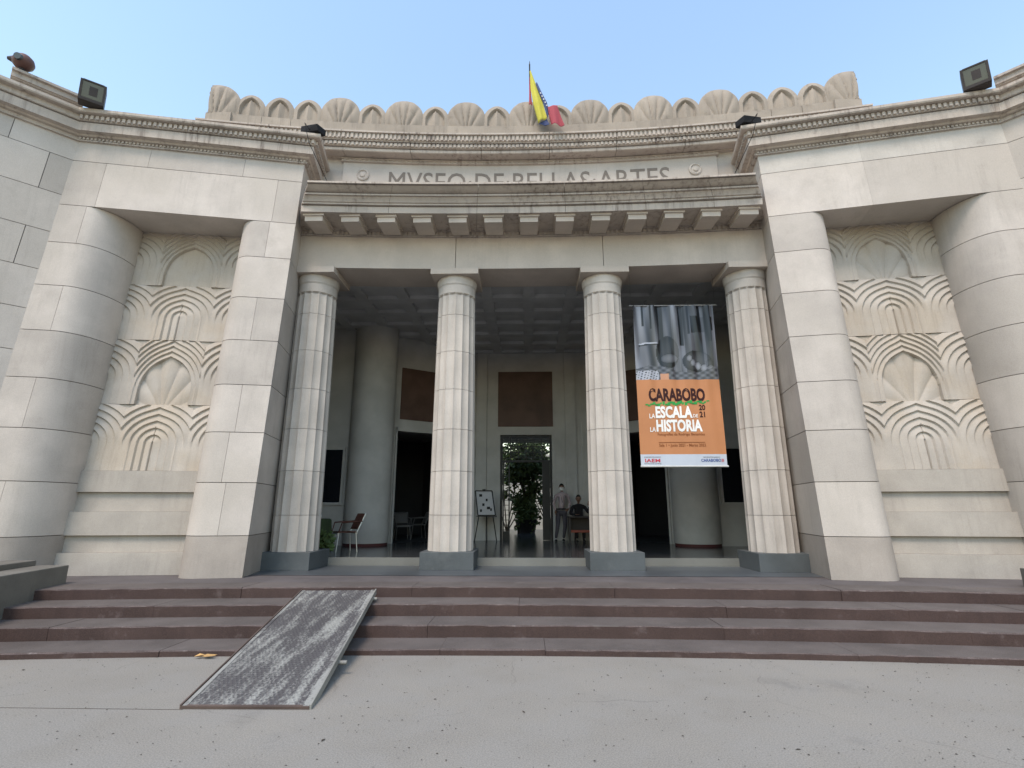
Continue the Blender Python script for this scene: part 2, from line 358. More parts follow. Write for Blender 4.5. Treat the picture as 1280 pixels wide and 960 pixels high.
for s in (-1, 1):
    q = Side(s)
    cm = MB()
    e = .03
    pin = [(max(e, u-e) if u > .1 else e, max(d+.0, e)) for u, d in POLY_IN]
    cin = [(.75+.32*math.sin(t), .35-.32*math.cos(t)) for t in [PI/2*i/8 for i in range(9)]] + [(1.07, 1.97), (e, 1.97), (e, e)]
    q.prism(cin, ZT, 7.4, cm)
    cout = [(3.9-.57*math.sin(t), .92-.89*math.cos(t)) for t in [PI/2*(10-i)/10 for i in range(11)]] + [(4.55, e), (4.55, 1.5), (3.33, 1.5)]
    q.prism(cout, ZT, 7.4, cm)
    q.prism([(e, e), (4.55, e), (4.55, 2.6), (e, 2.6)], 7.45, 9.0, cm)
    q.prism([(1.0, 1.15), (3.4, 1.25), (3.4, 1.9), (1.0, 1.9)], ZT, 7.45, cm)
    pyl = obj('pylon', cm, 'mortar', mus)
    for k, (z0, z1) in enumerate(zip(COURSES, COURSES[1:])):
        mt = 'ashlar_base' if k == 0 else 'ashlar'
        cuts_i = [0, 1.2] if k % 2 == 0 and k != 2 else [0, .5, 1.2]
        if k == 2: cuts_i = [0, .58, 1.2]
        if s > 0: cuts_i = [0, 1.2]
        for a, b in zip(cuts_i, cuts_i[1:]):
            po = clip_u(POLY_IN, a+(GV if a > 0 else -1), b-GV if b < 1.2 else 9)
            obj('stone_block', q.prism(po, z0+(G if k else 0), z1-G), mt, pyl, smooth=30)
        cuts_o = [3.2, 3.89, 4.7] if k % 2 and s < 0 else [3.2, 4.7]
        for a, b in zip(cuts_o, cuts_o[1:]):
            po = clip_u(POLY_OUT, a+GV if a > 3.3 else 0, b-GV if b < 4.6 else 9)
            obj('stone_block', q.prism(po, z0+(G if k else 0), z1-G), mt, pyl, smooth=30)
    for (z0, z1, cu) in ((7.42, 8.45, [0, .475, 3.755, 4.6]), (8.45, 8.93, [0, 1.19, 3.01, 4.6])):
        if s > 0: cu = [0, 1.9, 4.6]
        gv = GV if s < 0 else .001
        for i, (a, b) in enumerate(zip(cu, cu[1:])):
            a2 = a+(gv if a else 0); b2 = b-(gv if b < 4.6 else 0)
            d1 = 2.6 if a == 0 else 1.3
            obj('stone_block', q.prism([(a2,0),(b2,0),(b2,d1),(a2,d1)], z0+G, z1-G if z1 < 8.9 else z1), 'ashlar_peeled' if s > 0 and z0 > 8 else 'ashlar', pyl)
    # relief tiers
    for k, (z0, z1, kind) in enumerate(TIERS):
        H = z1-z0; nu, nv = 190, 110
        def fn(i, j, z0=z0, H=H, kind=kind, k=k):
            x = (i-.5)*2.28; u = 2.2+x; z = z0+.004+j*(H-.008)
            h = relief_h(x*-1, j, kind, not (k == 0 and s < 0))
            return q.P(u, PD(u)-.02-h*.92, z)
        mb = MB().grid(nu, nv, fn)
        o = len(mb.v)
        for jj in (0, nv):                    # close the tile's top and bottom edges into the wall
            row = [jj*(nu+1)+i for i in range(nu+1)]; base = len(mb.v)
            for i in range(nu+1):
                u = 2.2+(i/nu-.5)*2.28; mb.v.append(q.P(u, PD(u)+.3, z0+.004+(jj/nv)*(H-.008)))
            for i in range(nu): mb.f.append((row[i], row[i+1], base+i+1, base+i))
        obj('relief_tile', mb, 'relief_stone', pyl, smooth=50)
    for (z0, z1, off, name) in ((1.95, 2.34, -.10, 'sill_slab'), (1.60, 1.95, -.03, 'sill_band'), (1.19, 1.60, -.15, 'sill_slab'), (.90, 1.19, -.08, 'sill_band'), (ZT, .90, -.20, 'sill_slab')):
        po = [(1.0, PD(1.0)+off), (3.45, PD(3.45)+off), (3.45, 1.3), (1.0, 1.2)]
        obj(name, q.prism(po, z0, z1-.002), 'sill_stone', pyl)
    # cornice along the face and back along the inner side
    b0 = q.base(8.97); c_in = b0; c_out = b0+q.du*4.37; back = b0+q.dn*1.9
    of = -q.dn; os_ = -q.du
    mit = of+os_
    # meets the side wall at an inner corner
    Dw = Vector((s*.69, -.72, 0)).normalized(); ow = Vector((-s*.72, -.69, 0)).normalized()
    mo = (of+ow)/(1+of.dot(ow))
    path = [((back.x, back.y), (os_.x, os_.y)), ((c_in.x, c_in.y), (mit.x, mit.y)), ((c_out.x, c_out.y), (mo.x, mo.y))]
    cornice_sweep(path, PYL_PROF, 'cornice', 'cornice_stone', pyl)
    db = MB()
    for (pr_, z0, z1, pt, pw) in ((.235, 9.27, 9.355, .095, .035), (.035, 8.938, 8.982, .07, .028)):
        dentil_run(db, c_in+mit*pr_, c_out+mo*pr_, of, z0, z1, pw, pt); dentil_run(db, c_in+mit*pr_, back+os_*pr_, os_, z0, z1, pw, pt)
    obj('dentil_band', db, 'cornice_stone', pyl, kind='stuff')
    # top of the flank
    tp = [q.P(0, .05, 9.46), q.P(4.5, .05, 9.46), q.P(4.5, 2.6, 9.46), q.P(0, 2.6, 9.46)]
    obj('flank_roof', MB().hexa([(p[0], p[1], 8.9) for p in tp]+[(p[0], p[1], 9.462) for p in tp]), 'cornice_stone', pyl)
    # splayed side wall beyond the flank
    zc = [ZT, 1.2, 2.0, 2.8, 3.6, 4.4, 5.2, 6.0, 6.80, 7.63, 8.45, 8.93]
    wq = lambda t, d, z: tuple(q.base(z)+q.du*4.37+Dw*t-ow*d)
    def wpr(t0, t1, d0, d1, z0, z1, mb=None):
        pl = [(t0,d0),(t1,d0),(t1,d1),(t0,d1)]
        return (mb or MB()).hexa([wq(t,d,z0) for t,d in pl]+[wq(t,d,z1) for t,d in pl])
    sw = obj('side_wall', wpr(-.2, 5.9, .03, .6, 0, 9.4), 'mortar', mus)
    for k, (z0, z1) in enumerate(zip(zc, zc[1:])):
        js = [-.12] + [x for x in ([.35, 1.65, 2.9, 4.2, 5.5] if k % 2 else [.95, 2.3, 3.5, 4.8])] + [6.0]
        for a, b in zip(js, js[1:]):
            obj('stone_block', wpr(a+G, b-G, 0, .3, (z0+G if k else 0), z1-G), 'ashlar_base' if k == 0 else 'ashlar', sw)
    e0 = c_out+Dw*6
    cornice_sweep([((c_out.x, c_out.y), (mo.x, mo.y)), ((e0.x, e0.y), (ow.x, ow.y))], PYL_PROF, 'cornice', 'cornice_stone', sw)
    pp = [(.10, 9.46), (.12, 9.47), (.12, 9.60), (.16, 9.615), (.16, 9.63), (.19, 9.64), (.19, 9.74), (.24, 9.75), (.24, 9.80), (0, 9.81)]
    a0 = c_out+Dw*.06; a1 = c_out+Dw*1.14
    cornice_sweep([((a0.x,a0.y),(ow.x,ow.y)), ((a1.x,a1.y),(ow.x,ow.y))], pp, 'parapet', 'cornice_stone', sw)

# ------------------------------------------------------------------ columns
RP = 60.0
sagP = lambda x: -x*x/(2*RP)
CX = [-4.68, -1.61, 1.61, 4.68]; CY = 10.90
DZ = [.85, 1.53, 2.38, 3.22, 4.05, 4.87, 5.69, 6.15]
def shaft_r(z): t = (z-.85)/(6.2-.85); return .452-.05*t**1.3
def flute_ring(cx, cy, z, r, nf=16, seg=6, depth=.030, ph=.2):
    out = []
    for k in range(nf):
        for j in range(seg):
            f = j/seg; th = 2*PI*(k+ph+f)/nf; rr = r-depth*math.sin(PI*f)**.7
            out.append((cx+rr*math.sin(th), cy-rr*math.cos(th), z))
    return out
for x in CX:
    y = CY+sagP(x)
    col = obj('column', MB().lathe([(.37, .8), (.335, 6.5)], (x, y), 20), 'mortar', mus)
    obj('plinth', MB().box(x-.515, x+.515, y-.515, y+.515, ZT, .85), 'slate_plinth', col, bevel=.008)
    for k, (z0, z1) in enumerate(zip(DZ, DZ[1:])):
        a, b = z0+(.004 if k else 0), z1-.004
        obj('drum', MB().rings([flute_ring(x, y, z, shaft_r(z)) for z in (a, (a+b)/2, b)]), 'column_stone', col, smooth=28)
    r = shaft_r(6.2)
    obj('necking', MB().rings([flute_ring(x, y, 6.156, r), flute_ring(x, y, 6.18, r)]), 'column_stone', col, smooth=28)
    pr = [(r-.03, 6.16), (r+.004, 6.185), (r+.004, 6.37), (r+.011, 6.375), (r+.011, 6.39), (r+.020, 6.393), (r+.020, 6.40), (r+.026, 6.45), (r+.036, 6.50), (r+.038, 6.54), (r+.030, 6.565)]
    obj('echinus', MB().lathe(pr, (x, y), 48), 'column_stone', col, smooth=40)
    obj('abacus', MB().box(x-.515, x+.515, y-.515, y+.515, 6.565, 6.705), 'architrave_stone', col, bevel=.006)

# ------------------------------------------------------------------ entablature of the porch
def xend(Y): return 4.46 if Y < 9.4 else min(4.98, 4.46+(Y-9.4)*.74)
def psweep(prof, n=40, s0=-1, s1=1):
    rr = []
    for i in range(n+1):
        s = s0+(s1-s0)*i/n
        rr.append([(s*xend(Y), Y+sagP(s*xend(Y)), z) for Y, z in prof])
    return MB().rings(rr)
ent = obj('entablature', psweep([(10.50,6.72),(11.3,6.72),(11.3,8.0),(10.50,8.0)]), 'mortar', mus)
for a, b in ((-1, -1.6/4.98), (-1.6/4.98, 1.6/4.98), (1.6/4.98, 1)):
    obj('architrave_block', psweep([(10.44,6.705),(11.4,6.705),(11.4,7.44),(10.44,7.44)], 14, a+.0012, b-.0012), 'architrave_stone', ent)
CP = [(10.44,7.445),(10.40,7.45),(10.40,7.47),(10.415,7.475),(10.415,7.56),(10.37,7.57),(10.37,7.59),(9.70,7.59),(9.70,7.73),(9.74,7.733),(9.74,7.746),(9.655,7.749),(9.655,7.785),(9.63,7.79),(9.61,7.83),(9.575,7.87),(9.575,7.885),(9.535,7.89),(9.535,7.925),(9.58,7.928),(9.58,7.943),(9.53,7.946),(9.50,7.96),(9.45,7.985),(9.41,8.02),(9.39,8.028),(9.44,8.03),(9.44,8.043),(9.36,8.046),(9.36,8.085),(10.9,8.14),(10.9,7.445)]
pj = [-1, -.62, -.23, .16, .51, .8, 1]
for a, b in zip(pj, pj[1:]): obj('cornice_block', psweep(CP, 12, a+(.0007 if a > -1 else 0), b-(.0007 if b < 1 else 0)), 'cornice_stone', ent, smooth=25)
bd = MB()
for i in range(100):
    s = -1+2*(i+.5)/100; x = s*4.9; y = 10.415+sagP(x); bd.box(x-.028, x+.028, y-.025, y+.01, 7.48, 7.555)
obj('bead_band', bd, 'cornice_stone', ent, kind='stuff')
for k in range(-6, 7):
    x = k*.742; y = sagP(x)
    m_ = MB()
    m_.box(x-.19, x+.19, 9.77+y, 10.38+y, 7.575, 7.588) if False else None
    m_.box(x-.215, x+.215, 9.76+y, 10.37+y, 7.545, 7.589)
    m_.hexa([(x-.185,9.80+y,7.44),(x+.185,9.80+y,7.44),(x+.185,10.37+y,7.46),(x-.185,10.37+y,7.46),(x-.185,9.79+y,7.546),(x+.185,9.79+y,7.546),(x+.185,10.37+y,7.546),(x-.185,10.37+y,7.546)])
    obj('modillion', m_, 'architrave_stone', ent)

# ------------------------------------------------------------------ attic with its inscription and shell parapet
RA = 40.0
sagA = lambda x: -x*x/(2*RA)
def asweep(prof, X=7.35, n=60, x0=None, x1=None):
    x0 = -X if x0 is None else x0; x1 = X if x1 is None else x1; rr = []
    for i in range(n+1):
        x = x0+(x1-x0)*i/n; rr.append([(x, Y+sagA(x), z) for Y, z in prof])
    return MB().rings(rr)
att = obj('attic', asweep([(11.0,7.9),(12.2,7.9),(12.2,9.75),(11.0,9.75)], 7.1), 'ashlar', mus)
AP = [(11.02,9.715),(10.93,9.72),(10.93,9.74),(10.70,9.745),(10.685,9.76),(10.685,9.822),(10.73,9.825),(10.73,9.84),(10.66,9.843),(10.66,9.85),(10.64,9.855),(10.64,9.942),(10.69,9.945),(10.69,9.96),(10.60,9.963),(10.60,9.985),(10.575,9.99),(10.575,10.125),(10.52,10.135),(10.52,10.175),(12.2,10.19),(12.2,9.715)]
aj = [-7.45, -5.9, -4.3, -2.75, -1.1, .5, 2.05, 3.6, 5.2, 6.6, 7.45]
for a, b in zip(aj, aj[1:]):
    obj('cornice_block', asweep(AP, x0=a+(.005 if a > -7 else 0), x1=b-(.005 if b < 7 else 0), n=10), 'cornice_stone', att)
db = MB()
n = 150
for i in range(n):
    x = -7.35+14.7*(i+.5)/n
    for (Y, z0, z1, w_) in ((10.575, 9.995, 10.12, .026), (10.64, 9.862, 9.938, .03)):
        y = Y+sagA(x); e = random.uniform(-.008, .008); db.box(x-w_+e, x+w_-e*.5, y-.022-abs(e), y+.005, z0+abs(e), z1)
obj('dentil_band', db, 'cornice_stone', att, kind='stuff')
# inscription tablet
tab = obj('tablet', asweep([(10.96,8.3),(11.02,8.3),(11.02,9.62),(10.96,9.62)], 4.36, 40), 'ashlar', att)
obj('tablet_moulding', asweep([(10.96,9.622),(10.91,9.63),(10.91,9.645),(10.93,9.65),(10.93,9.69),(10.90,9.695),(10.90,9.712),(11.02,9.712),(11.02,9.622)], 4.40, 40), 'cornice_stone', tab)
tb = MB()
for i in range(80):
    x = -4.36+8.72*(i+.5)/80; y = 10.93+sagA(x); tb.box(x-.025, x+.025, y-.022, y+.004, 9.653, 9.687)
obj('bead_band', tb, 'cornice_stone', tab, kind='stuff')
tx = text_mesh('MVSEO·DE·BELLAS·ARTES', .52, extrude=.004)
xs = [p[0] for p in tx.v]; k = 6.58/(max(xs)-min(xs)); mid = (max(xs)+min(xs))/2; zt = max(p[1] for p in tx.v)
tx.v = [((p[0]-mid)*k, 10.956+sagA((p[0]-mid)*k)-p[2], 9.415+(p[1]-zt)*1.4) for p in tx.v]
obj('inscription', tx, 'letter_cut', tab)
for x in (-4.39, -2.55, -1.15, -.47, 1.3, 4.36, -3.55):
    pass
for x in (-3.9, 3.87):
    y = 10.96+sagA(x); rs = MB()
    ring = lambda r, d: [(x+r*math.cos(2*PI*i/24), y-d, 9.30+r*math.sin(2*PI*i/24)) for i in range(24)]
    rs.rings([ring(.15,-.01), ring(.15,.02), ring(.12,.035), ring(.10,.01), ring(.07,.012), ring(.05,.035), ring(.01,.04)])
    obj('rosette', rs, 'ashlar', tab, smooth=40)
# parapet shells
def acro(kind, x, ang=0, sg=1):
    y0 = 10.74+sagA(x); wdt, hgt = {'S': (.452, .75), 'P': (.338, .63), 'E': (.50, .80)}[kind]
    base = 10.46; nu, nv = 44, 22; ca, sa = math.cos(ang), math.sin(ang)
    jz = random.uniform(-.012, .012)
    def hw(v):                                # half width at height v
        if kind == 'P':
            t = max(0, (v-.45)/.55); return wdt*(1.0 if v < .45 else (.75*max(0, 1-t*t)**.5+.25*(1-t)**.8))
        return wdt*(.975+.025*min(1, v/.4) if v < .4 else max(0, 1-((v-.4)/.6)**2)**.5)
    def fr(i, j, back=False):
        v = min(1-(1-j)**1.6, .9985); sx = i*2-1; X = sx*hw(v); Z = v*(hgt+jz); rim = max(abs(sx), v)
        if back: D = .26 if kind != 'E' else .14
        else:
            D = (-.035 if kind != 'P' else -.075)*(1-sx*sx)*(1-v**3)
            if kind in 'SE':
                th = math.atan2(X, Z*.50+.13); D += -.075*(abs(math.cos(th*6.5))**.55)*(1-rim**4)*(.6+.4*v) - .01 - .015*v*(1-rim**4)
            else:
                k = abs(X)/(wdt*.68); inn = k if v < .40 else (k**1.5 + ((v-.40)/.46)**1.5)**(1/1.5)
                if inn < 1: D += .085 if inn < .86 else .085*(1-inn)/.14
                if inn < .8 and abs(X) < wdt*.3: D -= .06*(1-abs(X)/(wdt*.3))
        if kind == 'E':                       # folded round the corner of the parapet
            c0 = .17; Xs = X*sg
            if Xs > c0: return (x+c0*sg-D*sg*.2, y0+(Xs-c0), base+Z) if not back else (x+(c0-.16)*sg, y0+.14+(Xs-c0), base+Z*.96)
            return (x+X*ca-D*sa, y0+X*sa+D*ca, base+Z)
        return (x+X*ca-D*sa, y0+X*sa+D*ca, base+Z)
    mb = MB().grid(nu, nv, lambda i, j: fr(i, j)); nF = len(mb.v)
    mb.grid(nu, nv, lambda i, j: fr(i, j, True))
    R = nu+1
    for j in range(nv):
        mb.f.append((j*R, (j+1)*R, nF+(j+1)*R, nF+j*R)); mb.f.append((j*R+nu, (j+1)*R+nu, nF+(j+1)*R+nu, nF+j*R+nu))
    for i in range(nu):
        mb.f.append((nv*R+i, nv*R+i+1, nF+nv*R+i+1, nF+nv*R+i)); mb.f.append((i, i+1, nF+i+1, nF+i))
    return obj('acroterion', mb, 'parapet_stone', att, smooth=35)
AX = [('S', 0), ('P', .74), ('S', 1.475), ('P', 2.215), ('S', 2.955), ('P', 3.70), ('S', 4.44), ('P', 5.18), ('P', 5.82), ('P', 6.46)]
edges = [0]
for kind, x in AX:
    for sg in ((1,) if x == 0 else (-1, 1)):
        ang = math.atan2(-x*sg, RA)
        acro(kind, x*sg, ang)
        wd = .43 if kind == 'S' else .31
        a, b = x*sg-wd-.005, x*sg+wd+.005
        yy = lambda xx, d: 10.64+d+sagA(xx)
        obj('parapet_block', MB().hexa([(a,yy(a,0),10.17),(b,yy(b,0),10.17),(b,yy(b,.5),10.17),(a,yy(a,.5),10.17),(a,yy(a,0),10.46),(b,yy(b,0),10.46),(b,yy(b,.5),10.46),(a,yy(a,.5),10.46)]), 'parapet_stone', att)
for sg in (-1, 1):
    acro('E', 7.17*sg, math.atan2(-7.0*sg, RA), sg)
    a, b = sorted((6.775*sg, 7.36*sg))
    obj('parapet_block', MB().box(a, b, 10.62+sagA(7), 11.4+sagA(7), 10.17, 10.46), 'parapet_stone', att)

# ------------------------------------------------------------------ the hall behind the columns
ZC = 6.78
hall = MB(); ZW = ZC+.165
def wall_seg(mb, p, q_, z0, z1, t=.3):
    p = Vector((*p, 0)); q_ = Vector((*q_, 0)); d = (q_-p).normalized(); nn = Vector((-d.y, d.x, 0))*t
    c = [p, q_, q_+nn, p+nn]; return mb.hexa([(v.x,v.y,z0) for v in c]+[(v.x,v.y,z1) for v in c])
DX0, DX1, DH = -.95, .75, 4.03
YB = 17.3
hall.box(-1.75, DX0, YB, YB+.3, ZH, ZW); hall.box(DX1, 1.75, YB, YB+.3, ZH, ZW); hall.box(DX0, DX1, YB, YB+.3, DH, ZW)
for s in (-1, 1):
    F = lambda a: (s*a[0], a[1])
    # splayed wall with a tall doorway
    P0 = Vector((4.12, 15.62)); P1 = Vector((1.75, 17.3)); dv = P1-P0; at = lambda t: tuple(P0+dv*t)
    def seg(t0, t1, z0, z1):
        a, b = at(t0), at(t1)
        if s > 0: wall_seg(hall, (b[0], b[1]), (a[0], a[1]), z0, z1, -.3 if False else .3) if False else hall.hexa([(a[0],a[1],z0),(b[0],b[1],z0),(b[0]+.17,b[1]+.25,z0),(a[0]+.17,a[1]+.25,z0),(a[0],a[1],z1),(b[0],b[1],z1),(b[0]+.17,b[1]+.25,z1),(a[0]+.17,a[1]+.25,z1)])
        else: hall.hexa([(-a[0],a[1],z0),(-b[0],b[1],z0),(-b[0]-.17,b[1]+.25,z0),(-a[0]-.17,a[1]+.25,z0),(-a[0],a[1],z1),(-b[0],b[1],z1),(-b[0]-.17,b[1]+.25,z1),(-a[0]-.17,a[1]+.25,z1)])
    seg(0, .05, ZH, ZW); seg(.72, 1, ZH, ZW); seg(.05, .72, 3.95, ZW)
    a, b = sorted((s*4.9, s*7.2)); hall.box(a, b, 14.8, 15.1, ZH, ZW)
    a, b = sorted((s*4.12, s*4.3)); hall.box(a, b, 14.8, 15.7, ZH, ZW)
    a, b = sorted((s*7.0, s*7.3)); hall.box(a, b, 11.2, 14.8, ZT, ZW)
    a, b = sorted((s*5.2, s*7.2)); hall.box(a, b, 11.45, 11.6, ZT, ZW)
hw_ = obj('hall_wall', hall, 'plaster', mus)
for s in (-1, 1):
    # round half pillar
    obj('wall_pillar', MB().lathe([(.62, ZH+.07), (.62, ZW)], (s*4.55, 14.95), 48), 'plaster', hw_, smooth=40)
    obj('skirting', MB().lathe([(.60, ZH), (.60, ZH+.07)], (s*4.55, 14.95), 48), 'oxblood', hw_)
    # panels above the splayed doorways
    pa = Vector((4.12, 15.62)); dv = Vector((1.75, 17.3))-pa; nn = Vector((-.58, -.815))
    def slab(t0, t1, z0, z1, pr_):
        a = pa+dv*t0; b = pa+dv*t1; c = [a, b, b+nn*pr_, a+nn*pr_]
        return MB().hexa([(s*v.x, v.y, z0) for v in c]+[(s*v.x, v.y, z1) for v in c])
    obj('wood_panel', slab(.07, .70, 4.32, 5.95, .02), 'brown_wood', hw_)
    obj('door_lining', slab(.03, .05, ZH, 4.05, .05), 'plaster', hw_); obj('door_lining', slab(.03, .74, 3.95, 4.05, .05), 'plaster', hw_)
    # dark side room
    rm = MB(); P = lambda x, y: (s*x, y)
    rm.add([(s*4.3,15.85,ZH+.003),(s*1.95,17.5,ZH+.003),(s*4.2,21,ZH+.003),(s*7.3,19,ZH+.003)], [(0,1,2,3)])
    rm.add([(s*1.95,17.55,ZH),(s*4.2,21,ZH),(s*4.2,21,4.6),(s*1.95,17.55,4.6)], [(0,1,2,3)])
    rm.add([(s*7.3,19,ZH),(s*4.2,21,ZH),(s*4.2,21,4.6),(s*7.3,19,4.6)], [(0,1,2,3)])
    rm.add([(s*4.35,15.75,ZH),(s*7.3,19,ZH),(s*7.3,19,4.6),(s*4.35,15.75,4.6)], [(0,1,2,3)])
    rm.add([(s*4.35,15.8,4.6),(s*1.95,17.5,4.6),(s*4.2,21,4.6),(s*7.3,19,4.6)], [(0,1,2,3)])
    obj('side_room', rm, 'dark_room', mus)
    # black window in the front-facing wall
    a, b = sorted((s*5.28, s*6.2))
    wi = obj('window', MB().box(a-.07, a, 14.74, 14.8, 1.75, 3.35).box(b, b+.07, 14.74, 14.8, 1.75, 3.35).box(a, b, 14.74, 14.8, 3.28, 3.35).box(a, b, 14.74, 14.8, 1.75, 1.82), 'plaster', hw_)
    obj('pane', MB().box(a, b, 14.77, 14.79, 1.82, 3.28), 'black_glass', wi)
for s, x0, x1 in ((-1, -1.75, -1.4), (1, 1.2, 1.55)):
    obj('pilaster_strip', MB().box(x0, x1, YB-.09, YB-.002, ZH, ZC+.06), 'plaster', hw_)
obj('wood_panel', MB().box(-1.03, .80, YB-.03, YB-.002, 4.31, 6.19), 'brown_wood', hw_)
obj('door_lining', MB().box(DX0-.1, DX0, YB-.04, YB-.002, ZH, DH+.1), 'plaster', hw_); obj('door_lining', MB().box(DX1, DX1+.1, YB-.04, YB-.002, ZH, DH+.1), 'plaster', hw_)
obj('door_lining', MB().box(DX0, DX1, YB-.04, YB-.002, DH, DH+.1), 'plaster', hw_)
ce = obj('ceiling', MB().box(-7.3, 7.3, 11.35, 17.6, ZC+.16, 7.3), 'ceiling_plaster', mus)
for i in range(-6, 7): obj('coffer_beam', MB().box(i*1.06-.14, i*1.06+.14, 11.42, 17.3, ZC+.07, ZC+.17), 'ceiling_plaster', ce)
for j in range(7): obj('coffer_beam', MB().box(-7.0, 7.0, 11.45+j*.95, 11.72+j*.95, ZC+.066, ZC+.165), 'ceiling_plaster', ce)
obj('roof', MB().box(-7.2, 7.2, 11.3, 17.7, 7.32, 7.9), 'plaster', mus)
obj('court_shade_slab', MB().box(-5, 5, 17.62, 21.3, 4.25, 4.5), 'plaster', mus)  # slab added over the near courtyard only to dim it
# iron gate in the central doorway
gate = obj('gate_frame', MB().box(DX0, DX0+.07, YB+.05, YB+.15, ZH, DH).box(DX1-.07, DX1, YB+.05, YB+.15, ZH, DH).box(DX0+.07, DX1-.07, YB+.05, YB+.15, DH-.06, DH).box(DX0+.07, DX1-.07, YB+.05, YB+.15, 3.14, 3.21), 'black_metal', mus)
tr = MB()
for i in range(7): x = DX0+.07+i*.26; tr.box(x-.012, x+.012, YB+.08, YB+.11, 3.21, DH-.06) 
for i in range(4): z = 3.28+i*.19; tr.box(DX0+.07, DX1-.07, YB+.085, YB+.105, z-.011, z+.011)
for i in range(12):
    for j in range(4):
        x = -.62+i*.095; z = 3.30+j*.12; tr.bar((x, YB+.09, z), (x+.095, YB+.09, z+.12), .015, .015); tr.bar((x+.095, YB+.1, z), (x, YB+.1, z+.12), .015, .015)
obj('transom_grille', tr, 'black_metal', gate, kind='stuff')
lf = MB().box(DX0+.08, DX0+.12, YB+.06, YB+.12, ZH, 3.14).box(DX0+.27, DX0+.31, YB+.06, YB+.12, ZH, 3.14).box(DX0+.12, DX0+.27, YB+.06, YB+.12, ZH, .95)
for j in range(14): lf.box(DX0+.12, DX0+.27, YB+.08, YB+.1, .98+j*.155, 1.0+j*.155)
obj('gate_leaf', lf, 'black_metal', gate)
obj('gate_leaf', MB().box(DX1-.33, DX1-.08, YB+.03, YB+.12, ZH+.01, 3.14), 'black_metal', gate)

# ------------------------------------------------------------------ courtyard seen through the gate
cw = thing('courtyard_wall', 'sunlit white wall beyond the central iron gate', 'wall', (0, 26.5, ZH))
obj('wall_face', MB().box(-6, 6, 26.5, 26.8, ZH, 4.2), 'court_wall', cw); obj('coping', MB().box(-6.05, 6.05, 26.44, 26.86, 4.2, 4.32), 'court_wall', cw)
def leaf_crown(mb, c, rx, rz, n, size, seed):
    r = random.Random(seed)
    for _ in range(n):
        a = r.uniform(0, 2*PI); b = math.acos(r.uniform(-1, 1)); k = r.uniform(.3, 1)**.5*(.8+.3*math.sin(a*3+b*4))
        p = Vector((c[0]+rx*k*math.sin(b)*math.cos(a), c[1]+rx*k*math.sin(b)*math.sin(a), c[2]+rz*k*math.cos(b)))
        d = Vector((r.gauss(0,1), r.gauss(0,1), r.gauss(-.3,.7))).normalized(); e_ = d.orthogonal().normalized()*size*.3; L_ = d*size*r.uniform(.6, 1.2)
        mb.add([p, p+L_*.5+e_, p+L_, p+L_*.5-e_], [(0,1,2,3)])
tree = thing('courtyard_tree', 'dark leafy tree in a broad planter framed by the iron gate', 'tree', (-.12, 22.6, ZH))
obj('trunk', MB().tube((-.12,22.6,ZH), (-.1,22.6,2.4), .17, .12, 10).tube((-.1,22.6,2.2), (.5,22.7,3.6), .08, .03).tube((-.1,22.6,2.1), (-.7,22.5,3.7), .08, .03), 'bark', tree)
lc = MB(); leaf_crown(lc, (-.1, 22.6, 3.6), 1.35, 1.3, 3800, .22, 3); leaf_crown(lc, (-.12, 22.5, 1.6), .55, .95, 1900, .18, 4)
obj('crown', lc, 'leafgreen', tree)
obj('planter', MB().lathe([(.36, ZH), (.46, ZH+.5), (.48, ZH+.55), (.42, ZH+.55), (.38, ZH+.4)], (-.12, 22.6), 20), 'void', tree)
for i, (x, y, l) in enumerate(((-.95, 23.2, .9), (.9, 22.6, 1.0))):
    pl = thing('courtyard_plant', ['slender dark-stemmed plant in the courtyard behind the narrow grilled gate leaf', 'dark arching plant against the courtyard wall beside the closed gate leaf'][i], 'plant', (x, y, ZH))
    sm = MB(); fm = MB()
    for k in range(7):
        a = 2*PI*k/7+i; tip = (x+l*.8*math.cos(a), y+l*.5*math.sin(a), ZH+1.2+.2*k); sm.tube((x, y, ZH), tip, .03, .012, 6); leaf_crown(fm, tip, .35, .25, 40, .28, 20+k+i*9)
    obj('stem', sm, 'bark', pl); obj('foliage', fm, 'leafgreen', pl)

